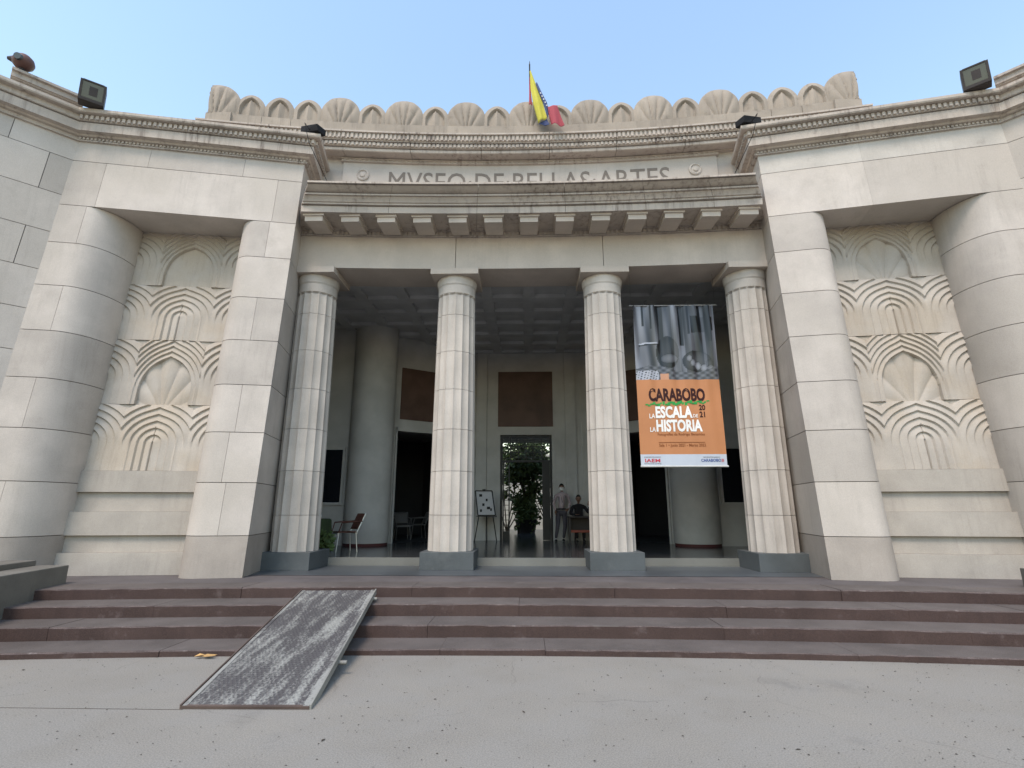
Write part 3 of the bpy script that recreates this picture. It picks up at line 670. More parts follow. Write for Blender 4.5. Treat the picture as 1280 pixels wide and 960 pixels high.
# ------------------------------------------------------------------ ramp over the steps
def ramp():
    a0, a1 = Vector((-3.02, 4.88, .02)), Vector((-1.93, 4.90, .02)); b0, b1 = Vector((-3.32, 7.93, .505)), Vector((-2.28, 8.0, .505))
    t = thing('access_ramp', 'worn steel ramp with diamond tread laid over the steps', 'ramp', (-2.6, 6.4, 0))
    at = lambda u, v: (a0*(1-u)+a1*u)*(1-v) + (b0*(1-u)+b1*u)*v
    n = (at(1,0)-at(0,0)).cross(at(0,1)-at(0,0)).normalized()
    c = [at(0,0), at(1,0), at(1,1), at(0,1)]
    pm = MB().hexa([p-n*.012 for p in c]+c)
    obj('plate', pm, 'ramp_plate', t)
    dm = MB()
    for i in range(26):
        for j in range(74):
            u = (i+.5+(.5 if j % 2 else 0))/26.8; v = (j+.5)/74
            if not .045 < u < .955: continue
            p = at(u, v)+n*.0005; du = (at(1,0)-at(0,0))  .normalized()*.0165; dv = (at(0,1)-at(0,0)).normalized()*.018
            sk = du*.35
            dm.add([p-du-dv*.2, p-dv+sk*.2, p+du+dv*.2, p+dv-sk*.2, p+n*.009], [(0,1,4),(1,2,4),(2,3,4),(3,0,4)])
    obj('tread_pattern', dm, 'ramp_plate', t, kind='stuff')
    for u0, u1, m in ((-.012, .0, 'rust_rail'), (1.0, 1.014, 'rail_metal')):
        q = [at(u0,-.003), at(u1,-.003), at(u1,1.003), at(u0,1.003)]
        obj('edge_rail', MB().hexa([p-n*.055 for p in q]+[p+n*.018 for p in q]), m, t)
    for u0, u1 in ((.945, .995), (.005, .04)):
        q = [at(u0,.0), at(u1,.0), at(u1,1), at(u0,1)]
        obj('edge_strip', MB().hexa([p+n*.001 for p in q]+[p+n*.007 for p in q]), 'ramp_paint', t)
    for v in (.30, .93):
        obj('cross_bar', MB().tube(at(-.045, v)-n*.05, at(1.09 if v < .5 else 1.06, v)-n*.05, .021, n=10), 'rail_metal', t, smooth=40)
    obj('toe_bar', MB().hexa([p-n*.016 for p in (at(0,-.004), at(1,-.004), at(1,.006), at(0,.006))]+[p+n*.006 for p in (at(0,-.004), at(1,-.004), at(1,.006), at(0,.006))]), 'rust_rail', t)
def ramp_mats():
    for nm, lo, hi in (('ramp_plate', .465, .63), ('ramp_paint', .36, .52)):
        m = bpy.data.materials.new(nm); m.use_nodes = True; N = m.node_tree.nodes; L = m.node_tree.links; b = N['Principled BSDF']
        b.inputs['Roughness'].default_value = .65
        g_ = N.new('ShaderNodeNewGeometry'); mp = N.new('ShaderNodeMapping'); mp.inputs['Rotation'].default_value = (0, 0, -.09); mp.inputs['Scale'].default_value = (6.5, .9, 1); L.new(g_.outputs['Position'], mp.inputs['Vector'])
        n1 = N.new('ShaderNodeTexNoise'); n1.inputs['Scale'].default_value = 1.3; n1.inputs['Detail'].default_value = 8; n1.inputs['Roughness'].default_value = .68; L.new(mp.outputs[0], n1.inputs['Vector'])
        n2 = N.new('ShaderNodeTexNoise'); n2.inputs['Scale'].default_value = 38; n2.inputs['Detail'].default_value = 3; L.new(g_.outputs['Position'], n2.inputs['Vector'])
        ad = N.new('ShaderNodeMath'); ad.operation = 'MULTIPLY_ADD'; L.new(n2.outputs[0], ad.inputs[0]); ad.inputs[1].default_value = .45; L.new(n1.outputs[0], ad.inputs[2])
        r = N.new('ShaderNodeMapRange'); r.inputs['From Min'].default_value = lo+.22; r.inputs['From Max'].default_value = hi+.24; L.new(ad.outputs[0], r.inputs['Value'])
        x = N.new('ShaderNodeMix'); x.data_type = 'RGBA'; L.new(r.outputs[0], x.inputs[0]); x.inputs[6].default_value = (.07,.065,.066,1); x.inputs[7].default_value = (.27,.27,.25,1); L.new(x.outputs[2], b.inputs['Base Color'])
        MATS[nm] = m
ramp_mats(); ramp()

# ------------------------------------------------------------------ banner between two columns
BX0, BX1, BZ0, BZ1, BY = 2.25, 3.99, 2.49, 5.97, 10.84
def cloth_y(x, z):                        # folds fade out downwards
    u = (x-BX0)/(BX1-BX0); v = (z-BZ0)/(BZ1-BZ0); k = .12+max(0, (v-.3)/.7)**1.1
    return BY + k*.034*(math.sin(u*26+1.5*math.sin(v*5))+.6*math.sin(u*47+v*6)) + .03*math.sin(u*PI)*(v-.5) + .008*math.sin(v*11+u*3)
def bgrid(x0, x1, z0, z1, nu, nv, off=0):
    return MB().grid(nu, nv, lambda i, j: (x0+(x1-x0)*i, cloth_y(x0+(x1-x0)*i, z0+(z1-z0)*j)+off, z0+(z1-z0)*j))
ban = thing('exhibition_banner', 'tall orange exhibition banner with a grey photograph and bold lettering, hung between columns', 'banner', (3.13, BY, BZ0))
HZ = BZ1-BZ0; ZO = BZ0+HZ*.07; ZP = BZ0+HZ*.522
pm = bgrid(BX0, BX1, ZP, BZ1, 110, 120)
photo = obj('photo_print', pm, 'paper', ban, smooth='all')
def photo_col(u, v):                      # v 0 bottom .. 1 top: draped cloth over a bronze figure, bare feet at the lower right
    c = .30
    c += .10*math.sin(u*19+1.2*math.sin(v*4)) + .06*math.sin(u*43+v*5)
    if .30 < u < .47 or .62 < u < .95: c *= .62
    if .47 < u < .60: c *= 1.05
    for (x0, x1, va) in ((.10,.13,.72),(.20,.22,.68),(.33,.37,.5),(.56,.61,.45),(.66,.69,.6),(.80,.84,.72),(.90,.95,.5)):
        if x0 < u < x1 and v > va: c *= .22
    if .70 < u < .97 and .62 < v < .86 and abs(v-.74) < .12-(u-.7)*.1: c *= .35
    d = abs((u-.22)*1.2); w_ = .49-.35*d*d
    if .06 < u < .34 and abs(v-w_) < .010: c = .62
    if .06 < u < .34 and w_-.03 < v < w_-.010: c *= .35
    for cx, cy, rx, ry, val in ((.40,.36,.13,.20,.16),(.42,.28,.10,.06,.30),(.75,.24,.16,.13,.20),(.70,.22,.035,.045,.42),(.76,.18,.035,.05,.45),(.83,.15,.035,.05,.42),(.90,.20,.04,.06,.18),(.66,.28,.03,.04,.38),(.91,.13,.045,.055,.36)):
        q_ = ((u-cx)/rx)**2+((v-cy)/ry)**2
        if q_ < 1: c = val*(1-.35*q_)
        elif q_ < 1.18: c *= .45
    for cx, hw_2 in ((.52,.035),(.86,.02)):
        if abs(u-cx) < hw_2: c = c*.6+.17
    if v < .14+.05*math.sin(u*7): c = .24+.08*math.sin(u*60)*math.sin(v*90)
    if u < .28 and v < .12: c = .55 if math.sin(u*120+v*60)*math.sin(v*110-u*50) > -.5 else .1
    if .30 < u < .4 and v < .08: return (.45,.22,.12)
    c = max(.008, .015+(c-.11)*1.0)**1.35*1.05; return (c*.93, c*.96, c*1.10)
def vcol_mat(nm, o, fn, rough=.28):
    at_ = o.data.color_attributes.new('print', 'FLOAT_COLOR', 'POINT')
    for i, vtx in enumerate(pm.v):
        c = fn((vtx[0]-BX0)/(BX1-BX0), (vtx[2]-ZP)/(BZ1-ZP)); at_.data[i].color = (*c, 1)
    m = bpy.data.materials.new(nm); m.use_nodes = True; N = m.node_tree.nodes; b = N['Principled BSDF']; b.inputs['Roughness'].default_value = rough
    a_ = N.new('ShaderNodeVertexColor'); a_.layer_name = 'print'; m.node_tree.links.new(a_.outputs[0], b.inputs['Base Color']); o.data.materials.clear(); o.data.materials.append(m)
vcol_mat('photo_ink', photo, photo_col)
obj('orange_print', bgrid(BX0, BX1, ZO, ZP, 40, 40), 'orange_print', ban, smooth='all')
obj('white_footer', bgrid(BX0, BX1, BZ0, ZO, 40, 6), 'footer_print', ban, smooth='all')
obj('top_rod', MB().tube((BX0-.07, BY, BZ1+.005), (BX1+.09, BY, BZ1+.005), .009), 'aluminium', ban)
obj('bottom_rod', MB().tube((BX0-.01, BY, BZ0), (BX1+.02, BY, BZ0), .018), 'white_plastic', ban)
for x in (BX0-.03, BX1+.05): obj('cord', MB().tube((x, BY, BZ1), (x+(.0), BY, 6.71), .0025, n=5), 'lamp_case', ban)
def btext(sx0, sx1, vt, vb, txt, m, bold=0, name='lettering'):
    """text fitted to a box given in fractions of the banner: sx across, v down from the top"""
    mb = text_mesh(txt, 1, bold); xs = [p[0] for p in mb.v]; ys = [p[1] for p in mb.v]; a, b, c, d = min(xs), max(xs), min(ys), max(ys)
    Wd = BX1-BX0
    def f(p):
        x = BX0+Wd*(sx0+(sx1-sx0)*(p[0]-a)/(b-a)); z = BZ1-HZ*(vb+(vt-vb)*(p[1]-c)/(d-c)); return (x, cloth_y(x, z)-.006, z)
    mb.v = [f(p) for p in mb.v]; obj(name, mb, m, ban)
btext(.135, .81, .532, .614, 'CARABOBO', 'maroon_ink', .042)
us = MB()
for i in range(26):
    x0 = BX0+(BX1-BX0)*(.09+.76*i/26); x1 = BX0+(BX1-BX0)*(.09+.76*(i+1.15)/26); zc_ = BZ1-HZ*(.628+.006*math.sin(i*1.7)-.0012*(i-8)*.5); th_ = HZ*.0085*(.5+.6*math.sin(PI*(i+.5)/26))*(1+.3*math.sin(i*2.9))
    yc = cloth_y(x0, zc_)-.007; us.add([(x0,yc,zc_-th_),(x1,yc,zc_-th_*.8),(x1,yc,zc_+th_),(x0,yc,zc_+th_*.9)], [(0,1,2,3)])
obj('green_brush_line', us, 'green_ink', ban)
btext(.725, .80, .634, .668, '20', 'maroon_ink', .03); btext(.725, .79, .676, .711, '21', 'maroon_ink', .03)
btext(.205, .64, .643, .716, 'ESCALA', 'white_ink', .042); btext(.13, .197, .688, .716, 'LA', 'white_ink', .015); btext(.648, .705, .692, .712, 'DE', 'white_ink', .015)
btext(.205, .745, .724, .797, 'HISTORIA', 'white_ink', .042); btext(.13, .197, .769, .797, 'LA', 'white_ink', .015)
btext(.215, .765, .804, .824, 'Fotografías de Rodrigo Benavides', 'brown_ink', .01)
obj('rule', bgrid(BX0+1.72*.225, BX0+1.72*.77, BZ1-HZ*.862, BZ1-HZ*.8585, 8, 1, -.006), 'brown_ink', ban)
btext(.225, .77, .868, .890, 'Sala 1 • Junio 2021 - Marzo 2022', 'brown_ink', .015)
btext(.05, .225, .956, .976, 'IAEM', 'red_ink', .02); btext(.04, .235, .943, .949, 'GOBIERNO BOLIVARIANO', 'ink'); btext(.04, .235, .981, .987, 'INSTITUTO DE LAS ARTES', 'ink')
btext(.70, .93, .957, .974, 'CARABOBO', 'blue_ink', .02); btext(.935, .965, .957, .974, '200', 'red_ink', .02); btext(.73, .92, .944, .951, 'BICENTENARIO', 'ink')

# ------------------------------------------------------------------ flag on the parapet
fl = thing('national_flag', 'yellow, blue and red flag hanging limp from a short pole above the shell parapet', 'flag', (.05, 10.5, 10.18))
obj('pole', MB().tube((.06, 11.12, 10.19), (.05, 10.50, 12.02), .016, n=8), 'lamp_case', fl)
obj('finial', MB().lathe([(.008, 12.01), (.02, 12.04), (.012, 12.08), (.004, 12.16)], (.05, 10.50), 8), 'lamp_case', fl)
def ribbon(left, right, m, name, amp=.03, ph=0, dy=0, n=26, k=8):
    def pt(pl, t):
        t *= len(pl)-1; i = min(int(t), len(pl)-2); f = t-i; a, b = Vector(pl[i]), Vector(pl[i+1]); return a*(1-f)+b*f
    def fn(i, j):
        a, b = pt(left, j), pt(right, j); p = a*(1-i)+b*i; return (p[0], 10.40+dy+max(0, (p[1]-10.9))*.09+amp*math.sin(i*PI*2.2+ph+j*2)*(.3+j), p[1])
    o = obj(name, MB().grid(k, n, fn), m, fl, smooth='all'); md = o.modifiers.new('thick', 'SOLIDIFY'); md.thickness = .004
    return o
yl, yr = [(.055,11.86),(.07,11.3),(.13,10.85),(.24,10.34)], [(.075,11.88),(.20,11.45),(.34,10.95),(.44,10.47)]
ribbon(yl, yr, 'yellow_cloth', 'yellow_stripe', .035, .4)
ribbon([(.185,11.45),(.27,11.15),(.36,10.85),(.455,10.45)], [(.22,11.50),(.34,11.15),(.44,10.88),(.50,10.62)], 'blue_cloth', 'blue_stripe', .02, 1, -.012)
ribbon([(.24,10.34),(.26,10.32)], [(.44,10.47),(.50,10.30)], 'blue_cloth', 'blue_stripe', .02, 2, .05, 6)
ribbon([(.045,11.7),(.035,11.3),(.025,10.88)], [(.06,11.75),(.075,11.3),(.10,10.88)], 'red_cloth', 'red_stripe', .02, 0, .05)
ribbon([(.46,10.74),(.49,10.5),(.54,10.26)], [(.68,10.78),(.76,10.5),(.84,10.22)], 'red_cloth', 'red_stripe', .04, .8, -.03)
stt = MB()
for i in range(5):
    cx, cz = .30+.035*i, 11.12-.085*i
    pts = [(cx+(.024 if q_ % 2 == 0 else .010)*math.sin(q_*PI/5), 10.37, cz+(.024 if q_ % 2 == 0 else .010)*math.cos(q_*PI/5)) for q_ in range(10)]
    stt.add(pts, [tuple(range(10))])
obj('stars', stt, 'white_ink', fl)

# ------------------------------------------------------------------ lamps on the roofline
def floodlight(loc, rz, label):
    t = thing('floodlight', label, 'floodlight', loc, rz, 'boxy floodlights on the flank cornices'); t.scale = (.66, .62, .70)
    c = MB(); c.hexa([(-.31,-.18,0),(.31,-.18,0),(.31,.14,0),(-.31,.14,0),(-.31,-.34,.60),(.31,-.34,.60),(.31,.0,.54),(-.31,.0,.54)])
    obj('housing', c, 'lamp_case', t, local=True, bevel=.015)
    P = lambda x, z, d: (x, -.18-.16*z/.6-d, z)
    obj('lens', MB().hexa([P(-.25,.10,-.01),P(.25,.10,-.01),P(.25,.10,.004),P(-.25,.10,.004),P(-.25,.55,-.01),P(.25,.55,-.01),P(.25,.55,.004),P(-.25,.55,.004)]), 'lamp_glass', t, local=True)
    obj('reflector', MB().hexa([P(-.08,.20,.004),P(.12,.20,.004),P(.12,.20,.008),P(-.08,.20,.008),P(-.08,.45,.004),P(.12,.45,.004),P(.12,.45,.008),P(-.08,.45,.008)]), 'lamp_case', t, local=True)
    fr_ = MB()
    for (x0, x1, z0, z1) in ((-.31,-.25,.02,.58), (.25,.31,.02,.58), (-.25,.25,.55,.59), (-.25,.25,.02,.10)):
        fr_.hexa([P(x0,z0,-.005),P(x1,z0,-.005),P(x1,z0,.03),P(x0,z0,.03),P(x0,z1,-.005),P(x1,z1,-.005),P(x1,z1,.03),P(x0,z1,.03)])
    obj('bezel', fr_, 'lamp_case', t, local=True)
    return t
floodlight((-8.74, 8.66, 9.468), math.radians(38), 'square black floodlight on the cornice near the small round brown lamp')
floodlight((8.62, 8.72, 9.468), math.radians(-40), 'square black floodlight on the cornice of the flank beside the orange banner')
for s in (-1, 1):
    t = thing('spot_lamp', ['flat black spot lamp on the cornice corner above the column nearest the ramp', 'flat black spot lamp on the cornice corner above the orange banner'][s > 0], 'spotlight', (s*4.66, 9.66, 9.47), s*.35, 'spot lamps at the inner cornice corners'); t.scale = (1.1, 1.2, 1.5)
    obj('housing', MB().hexa([(-.22,-.10,.06),(.22,-.10,.0),(.22,.10,.02),(-.22,.10,.08),(-.22,-.10,.17),(.22,-.13,.10),(.22,.10,.12),(-.22,.10,.20)] if s < 0 else [(-.22,-.10,.0),(.22,-.10,.06),(.22,.10,.08),(-.22,.10,.02),(-.22,-.13,.10),(.22,-.10,.17),(.22,.10,.20),(-.22,.10,.12)]), 'void', t, local=True, bevel=.01)
    obj('bracket', MB().box(-.03,.03,-.02,.02,-.005,.08), 'void', t, local=True)
    cb = [(0,-.05,.06), (s*-.10,-.30,.03), (s*-.16,-.22,-.25), (s*-.17,.30,-.62), (s*-.2,.5,-.86)]; cm_ = MB()
    for a, b in zip(cb, cb[1:]): cm_.tube(a, b, .006, n=5)
    obj('cable', cm_, 'void', t, local=True)
bl = thing('round_lamp', 'small round brown lamp on the stepped parapet end', 'lamp', (-9.70, 8.10, 9.81))
bm_ = MB(); bm_.lathe([(.02,.03),(.10,.05),(.16,.12),(.175,.18),(.15,.26),(.09,.32),(.01,.34)], (0,0), 20)
obj('shell', bm_, 'brown_lamp', bl, local=True, smooth=60); obj('foot', MB().lathe([(.05,0),(.05,.06)], (0,0), 12), 'lamp_case', bl, local=True)
obj('lens', MB().tube((.05,-.14,.17), (.065,-.19,.16), .07, .06, 16), 'lamp_glass', bl, local=True); obj('visor', MB().tube((-.14,-.06,.2),(-.22,-.10,.2),.07,.03,10), 'lamp_case', bl, local=True)

# ------------------------------------------------------------------ things in the hall
es = thing('display_easel', 'black tripod easel holding a white notice board', 'easel', (-1.35, 16.6, ZH))
E0 = Vector((-1.35, 16.6, ZH))
P = lambda x, y, z: (E0.x+x, E0.y+y, E0.z+z)
for a, b in (((-.34,0,0), (-.10,.10,1.5)), ((.34,0,0), (.10,.10,1.5)), ((0,.55,0), (0,.12,1.48))): obj('leg', MB().tube(P(*a), P(*b), .016), 'black_metal', es)
tl = lambda z: (z-.78)*.12
obj('board', MB().hexa([P(-.24,-.03+tl(.78),.78),P(.30,-.03+tl(.78),.78),P(.30,0+tl(.78),.78),P(-.24,0+tl(.78),.78),P(-.34,-.03+tl(1.52),1.52),P(.18,-.03+tl(1.52),1.52),P(.18,tl(1.52),1.52),P(-.34,tl(1.52),1.52)]), 'paper', es)
fr_ = MB()
for a, b in (((-.24,.78),(.30,.78)), ((.30,.78),(.18,1.52)), ((.18,1.52),(-.34,1.52)), ((-.34,1.52),(-.24,.78))): fr_.bar(P(a[0],-.035+tl(a[1]),a[1]), P(b[0],-.035+tl(b[1]),b[1]), .035, .035)
obj('board_frame', fr_, 'black_metal', es); obj('ledge', MB().box(E0.x-.28,E0.x+.34,E0.y-.1,E0.y+.02,ZH+.74,ZH+.77), 'black_metal', es); obj('clip', MB().box(E0.x-.12,E0.x-.02,E0.y+.03,E0.y+.09,ZH+1.52,ZH+1.57), 'black_metal', es)
for x, z, w_ in ((-.17,1.38,.09),(.02,1.24,.06),(.08,1.0,.10),(-.08,1.1,.07),(.16,.95,.05),(-.15,.92,.06)):
    obj('picture', MB().box(E0.x+x-w_/2, E0.x+x+w_/2, E0.y-.04+tl(z), E0.y-.031+tl(z), ZH+z-.04, ZH+z+.04), 'ink', es)

def bistro_chair(label, loc, rz, seat='wicker', frame='aluminium', group=None):
    t = thing('chair', label, 'chair', loc, rz, group)
    obj('seat', MB().box(-.22,.22,-.22,.22,.43,.46), seat, t, local=True, bevel=.01)
    obj('backrest', MB().grid(8, 6, lambda i, j: ((i-.5)*.44, .23+.16*j+.05*(1-(2*i-1)**2), .50+.36*j)), seat, t, local=True, smooth='all').modifiers.new('t', 'SOLIDIFY').thickness = .02
    for sx in (-1, 1):
        obj('leg', MB().tube((sx*.20,-.20,.45), (sx*.235,-.25,0), .014), frame, t, local=True); obj('leg', MB().tube((sx*.20,.20,.46), (sx*.225,.25,0), .014), frame, t, local=True)
        obj('back_post', MB().tube((sx*.22,.22,.44), (sx*.23,.41,.87), .013), frame, t, local=True)
        obj('armrest', MB().tube((sx*.24,.33,.69), (sx*.26,-.16,.66), .016).tube((sx*.26,-.16,.66), (sx*.235,-.22,.44), .013), seat, t, local=True)
    obj('seat_rail', MB().box(-.225,.225,-.235,-.215,.40,.43).box(-.225,.225,.215,.235,.40,.43), frame, t, local=True)
    return t
bistro_chair('brown wicker armchair with bright metal legs beside the green covered table', (-4.40, 12.75, ZH), math.radians(-52))
tb_ = thing('cloth_table', 'small round table under a green cloth beside the wicker armchair', 'table', (-4.80, 11.80, ZH))
nn_ = 48
def cl(r, z, w_): return [(-4.80+(r+w_*math.sin(9*2*PI*i/nn_))*math.cos(2*PI*i/nn_), 11.80+(r+w_*math.sin(9*2*PI*i/nn_))*math.sin(2*PI*i/nn_), z) for i in range(nn_)]
obj('tablecloth', MB().rings([cl(.01,ZH+.765,0), cl(.36,ZH+.762,0), cl(.39,ZH+.74,.004), cl(.41,ZH+.45,.02), cl(.43,ZH+.12,.035)]), 'green_cloth', tb_, smooth='all')
obj('tabletop', MB().lathe([(.37, ZH+.73), (.37, ZH+.755)], (-4.80, 11.80), 32), 'brown_wood', tb_); obj('pedestal', MB().lathe([(.25, ZH), (.25, ZH+.03), (.04, ZH+.06), (.04, ZH+.74)], (-4.80, 11.80), 20), 'black_metal', tb_)
fn_ = thing('potted_fern', 'low leafy green fern on the floor beside the cloth table', 'plant', (-4.50, 11.55, ZH))
ff = MB(); leaf_crown(ff, (-4.50, 11.55, ZH+.30), .26, .26, 420, .16, 77)
obj('foliage', ff, 'leafgreen', fn_); obj('pot', MB().lathe([(.10, ZH), (.14, ZH+.18), (.15, ZH+.20), (.12, ZH+.20)], (-4.50, 11.55), 16), 'bark', fn_)
vs = thing('small_vase', 'small white vase standing on the green covered table', 'vase', (-4.62, 11.72, ZH+.766))
obj('vase_body', MB().lathe([(.03,0),(.045,.05),(.025,.12),(.03,.16),(.02,.15)], (0,0), 14), 'white_plastic', vs, local=True, smooth=50); obj('flower_stem', MB().tube((0,0,.1),(.02,.01,.27),.005,n=5), 'leafgreen', vs, local=True)
r3 = random.Random(5)
for i, (x, y, a) in enumerate(((-4.15, 17.6, .4), (-3.85, 18.5, -1.1))):
    bistro_chair(['pale chair in the dark side room, just inside its doorway', 'pale chair deeper in the dark side room behind another chair'][i], (x, y, ZH+.004), a, 'grey_plastic', 'grey_plastic', 'pale chairs in the dark side room')
# desk
dk = thing('reception_desk', 'dark wooden desk with a reddish foot rail near the standing person', 'desk', (1.85, 16.15, ZH))
obj('desk_top', MB().box(1.12, 2.7, 15.85, 16.45, ZH+.72, ZH+.76), 'desk_wood', dk, bevel=.006)
for x in (1.16, 2.62): obj('side_panel', MB().box(x, x+.04, 15.9, 16.4, ZH, ZH+.72), 'desk_wood', dk)
obj('front_panel', MB().box(1.2, 2.62, 16.30, 16.33, ZH+.30, ZH+.72), 'desk_wood', dk); obj('foot_rail', MB().box(1.2, 2.62, 15.95, 16.0, ZH+.30, ZH+.37), 'red_wood', dk)
stl = thing('stool', 'dark stool under the person seated at the desk', 'stool', (1.52, 16.8, ZH))
obj('seat', MB().lathe([(.19,.43),(.20,.45),(.19,.47)], (0,0), 20), 'desk_wood', stl, local=True)
for k in range(4): a = PI/4+k*PI/2; obj('leg', MB().tube((.13*math.cos(a),.13*math.sin(a),.44), (.19*math.cos(a),.19*math.sin(a),0), .015), 'desk_wood', stl, local=True)

# ------------------------------------------------------------------ people
def skin_body(name, joints, edges, root, m, parent, sub=2):
    me = bpy.data.meshes.new(name); me.from_pydata([j[0] for j in joints], edges, []); o = link(bpy.data.objects.new(name, me)); o.parent = parent; W[o.name] = Vector()
    md = o.modifiers.new('skin', 'SKIN'); md.use_smooth_shade = True
    for i, j in enumerate(joints):
        r = j[1] if isinstance(j[1], tuple) else (j[1], j[1]); me.skin_vertices[0].data[i].radius = r; me.skin_vertices[0].data[i].use_root = (i == root)
    sb = o.modifiers.new('sub', 'SUBSURF'); sb.levels = sub; sb.render_levels = sub
    me.materials.append(MATS[m]); return o
def hand(parent, wrist, d, side, curl=.4):
    """palm with four fingers and a thumb leaving its side"""
    d = Vector(d).normalized(); x = Vector(side).normalized(); nrm = d.cross(x).normalized(); w_ = Vector(wrist)
    V = [(w_, .024), (w_+d*.05, (.034,.017)), (w_+d*.085, (.036,.015))]; Ed = [(0,1),(1,2)]
    for k, (off, l) in enumerate(((-.028,.065),(-.010,.075),(.009,.070),(.027,.055))):
        b = w_+d*.09+x*off; i = len(V); p1 = b+d*l*.5+nrm*curl*.01; p2 = p1+d*l*.42+nrm*curl*.035
        V += [(b, .0095), (p1, .009), (p2, .0075)]; Ed += [(2,i),(i,i+1),(i+1,i+2)]
    i = len(V); b = w_+d*.035+x*-.036; V += [(b, .012), (b+d*.03-x*.018, .0105), (b+d*.058-x*.022+nrm*curl*.015, .009)]; Ed += [(1,i),(i,i+1),(i+1,i+2)]
    return skin_body('hand', [((p.x,p.y,p.z) if isinstance(p, Vector) else p, r) for p, r in V], Ed, 1, 'skin', parent, 1)
def head(parent, c, face, mask=False, cap=False):
    """c = centre of the head; face = horizontal direction the person looks"""
    f = Vector(face).normalized(); sd_ = Vector((-f.y, f.x, 0)); c = Vector(c)
    P = lambda a, b, z: tuple(c+f*a+sd_*b+Vector((0,0,z)))
    def skull(i, j, grow=0, lo=0):
        th = 2*PI*i; ph = PI*(lo+(1-lo)*j); z = -math.cos(ph)*.118; r = math.sin(ph); a = r*math.cos(th)*.098; b = r*math.sin(th)*.076
        if z < -.03: k = 1+(z+.03)*2.2; b *= k; a = a*(.92 if a < 0 else 1.0)+.008
        return P(a*(1+grow), b*(1+grow), z*(1+grow))
    hd = obj('head', MB().grid(24, 18, lambda i, j: skull(i, j)), 'skin', parent, local=True, smooth='all')
    ex = MB(); ex.hexa([P(.09,-.012,-.03),P(.122,-.012,-.026),P(.122,.012,-.026),P(.09,.012,-.03),P(.09,-.007,.02),P(.100,-.006,.02),P(.100,.006,.02),P(.09,.007,.02)])
    obj('nose', ex, 'skin', hd, local=True)
    for s_ in (-1, 1):
        obj('eye', MB().tube(P(.086, s_*.032, .008), P(.095, s_*.032, .008), .011, .008, 10), 'ink', hd, local=True)
        obj('ear', MB().hexa([P(-.015,s_*.070,-.035),P(.015,s_*.070,-.03),P(.012,s_*.088,-.028),P(-.018,s_*.090,-.03),P(-.02,s_*.070,.025),P(.015,s_*.070,.02),P(.012,s_*.090,.022),P(-.022,s_*.094,.028)]), 'skin', hd, local=True)
    if mask: obj('face_mask', MB().grid(10, 8, lambda i, j: P(.112-.045*(2*i-1)**2*1.1, (i-.5)*.145, -.095+.10*j)), 'white_plastic', hd, local=True, smooth='all')
    else: obj('mouth', MB().hexa([P(.085,-.022,-.062),P(.097,-.02,-.062),P(.097,.02,-.062),P(.085,.022,-.062),P(.085,-.022,-.054),P(.098,-.02,-.054),P(.098,.02,-.054),P(.085,.022,-.054)]), 'maroon_ink', hd, local=True)
    def hs(i, j):
        st_ = .47+.17*max(0, math.cos(2*PI*i))**.5; return skull(i, st_+(1-st_)*j, .075)
    hr = MB().grid(24, 10, hs)
    obj('hair', hr, 'hair', parent, local=True, smooth='all')
def standing():
    t = thing('person', 'standing person in pale shirt, dark trousers and white face mask beside the iron gate', 'person', (.98, 16.75, ZH), math.radians(8))
    J = [((0,0,.95),(.15,.105)), ((.01,.0,1.10),(.135,.10)), ((.02,.01,1.28),(.155,.105)), ((.03,.01,1.40),(.11,.085)), ((.03,0,1.475),.052), ((.03,-.005,1.53),.05),
         ((-.15,0,1.385),.062), ((-.235,.02,1.14),.045), ((-.20,-.10,.93),.032), ((.21,.01,1.385),.062), ((.30,.06,1.14),.045), ((.22,-.10,1.0),.032)]
    skin_body('body', J, [(0,1),(1,2),(2,3),(3,4),(4,5),(3,6),(6,7),(7,8),(3,9),(9,10),(10,11)], 0, 'shirt', t)
    L_ = [((0,0,.93),(.15,.11)), ((-.09,0,.86),(.09,.095)), ((-.13,-.05,.48),.066), ((-.19,-.04,.09),.046), ((.09,0,.86),(.09,.095)), ((.10,-.06,.48),.066), ((.06,.02,.09),.046)]
    skin_body('trousers', L_, [(0,1),(1,2),(2,3),(0,4),(4,5),(5,6)], 0, 'trousers', t)
    for x, y in ((-.19, -.04), (.06, .02)):
        skin_body('shoe', [((x,y+.05,.045),(.04,.042)), ((x-.01,y-.07,.038),(.042,.036)), ((x-.015,y-.17,.03),(.036,.027))], [(0,1),(1,2)], 0, 'ink', t, 1)
    skin_body('neck', [((.03,-.002,1.43),.05), ((.03,-.01,1.53),.048)], [(0,1)], 0, 'skin', t, 1)
    hand(t, (-.20,-.105,.925), (-.05,-.15,-1), (0,1,0)); hand(t, (.215,-.115,.99), (-.6,-.5,-.35), (0,0,1), .7)
    obj('belt', MB().lathe([(.158,.945),(.160,.95),(.160,.985),(.158,.99)], (0,0), 24), 'ink', t, local=True).scale = (1,.74,1)
    obj('lanyard', MB().tube((-.03,-.105,1.40),(.02,-.135,1.16),.006,n=5).tube((.09,-.105,1.40),(.03,-.135,1.16),.006,n=5), 'ink', t, local=True)
    head(t, (.02,-.02,1.625), (-.25,-1,0), mask=True)
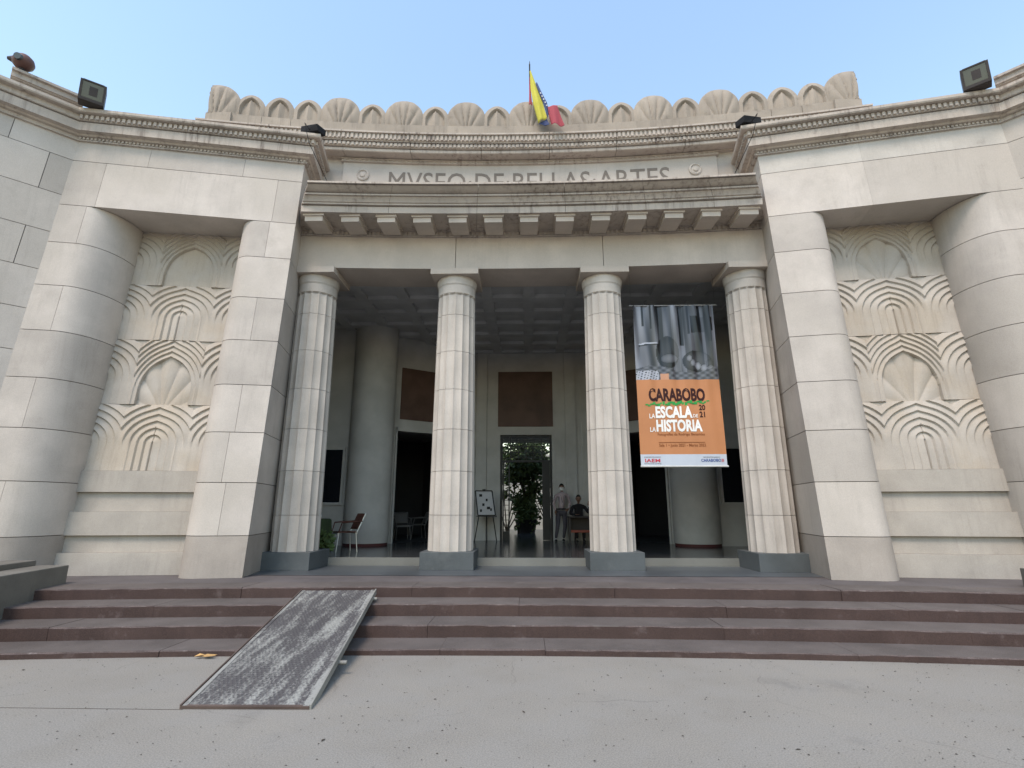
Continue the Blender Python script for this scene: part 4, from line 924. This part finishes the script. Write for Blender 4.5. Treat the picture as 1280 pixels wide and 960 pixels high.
def seated():
    t = thing('person', 'seated person in dark clothes behind the desk with one hand raised', 'person', (1.52, 16.8, ZH))
    J = [((0,.02,.58),(.15,.12)), ((0,.0,.75),(.135,.105)), ((0,-.02,.95),(.165,.11)), ((0,-.02,1.06),(.11,.085)), ((0,-.02,1.13),.05),
         ((-.19,-.02,1.03),.062), ((-.27,-.12,.82),.047), ((-.12,-.30,.80),.034), ((.19,-.02,1.03),.062), ((.30,-.10,.84),.047), ((.31,-.20,1.05),.034)]
    skin_body('body', J, [(0,1),(1,2),(2,3),(3,4),(3,5),(5,6),(6,7),(3,8),(8,9),(9,10)], 0, 'dark_cloth', t)
    L_ = [((0,.02,.56),(.15,.10)), ((-.09,-.05,.55),.088), ((-.11,-.42,.53),.066), ((-.11,-.42,.10),.046), ((.09,-.05,.55),.088), ((.11,-.42,.53),.066), ((.11,-.42,.10),.046)]
    skin_body('trousers', L_, [(0,1),(1,2),(2,3),(0,4),(4,5),(5,6)], 0, 'dark_cloth', t)
    for x in (-.11, .11): skin_body('shoe', [((x,-.38,.045),(.04,.042)), ((x,-.50,.036),(.042,.036)), ((x,-.60,.03),(.036,.027))], [(0,1),(1,2)], 0, 'ink', t, 1)
    skin_body('neck', [((0,-.02,1.10),.05), ((0,-.03,1.19),.047)], [(0,1)], 0, 'skin', t, 1)
    hand(t, (.31,-.20,1.05), (0,-.1,1), (1,0,0)); hand(t, (-.12,-.30,.80), (.6,-.8,-.02), (.8,.6,0), .3)
    head(t, (0,-.04,1.285), (-.1,-1,0))
standing(); seated()

# ------------------------------------------------------------------ litter
r4 = random.Random(11)
for i, (x, y, a, l) in enumerate(((-3.72, 6.42, .2, .20), (-3.68, 6.38, -.1, .16), (-3.80, 6.385, .1, .12))):
    o = MB(); d = Vector((math.cos(a), math.sin(a), 0)); e_ = Vector((-d.y, d.x, 0)); p = Vector((x, y, .012+.006*i))
    o.add([p-d*l/2, p-d*l*.1-e_*.025+Vector((0,0,.012)), p+d*l/2+Vector((0,0,.02)), p-d*l*.1+e_*.03+Vector((0,0,.025)), p+Vector((0,0,.004))], [(0,1,4),(1,2,4),(2,3,4),(3,0,4)])
    tag(obj('dry_leaf', o, 'dry_leaf'), ['long curled yellow dry leaf lying against the foot of the steps', 'middle-sized yellow dry leaf resting on the long curled one', 'smallest yellow dry leaf by the foot of the steps'][i], 'leaf', 'dry leaves at the foot of the steps')
lt = MB()
for i in range(2000):
    x = r4.uniform(-5.5, 5.5); y = 1.6+4.9*r4.random()**1.3; a = r4.uniform(0, 2*PI); l = r4.uniform(.004, .012) * (2.6 if r4.random() < .010 else 1); d = Vector((math.cos(a), math.sin(a), 0)); e_ = Vector((-d.y, d.x, 0))*l*r4.uniform(.2,.6); p = Vector((x, y, .003))
    if -3.4 < x < -1.8 and y > 4.7: continue
    lt.add([p-d*l, p-e_+Vector((0,0,.003)), p+d*l, p+e_+Vector((0,0,.004))], [(0,1,2,3)])
tag(obj('leaf_litter', lt, 'litter', kind='stuff'), 'scattered dark crumbs and bits of leaf on the concrete', 'litter')
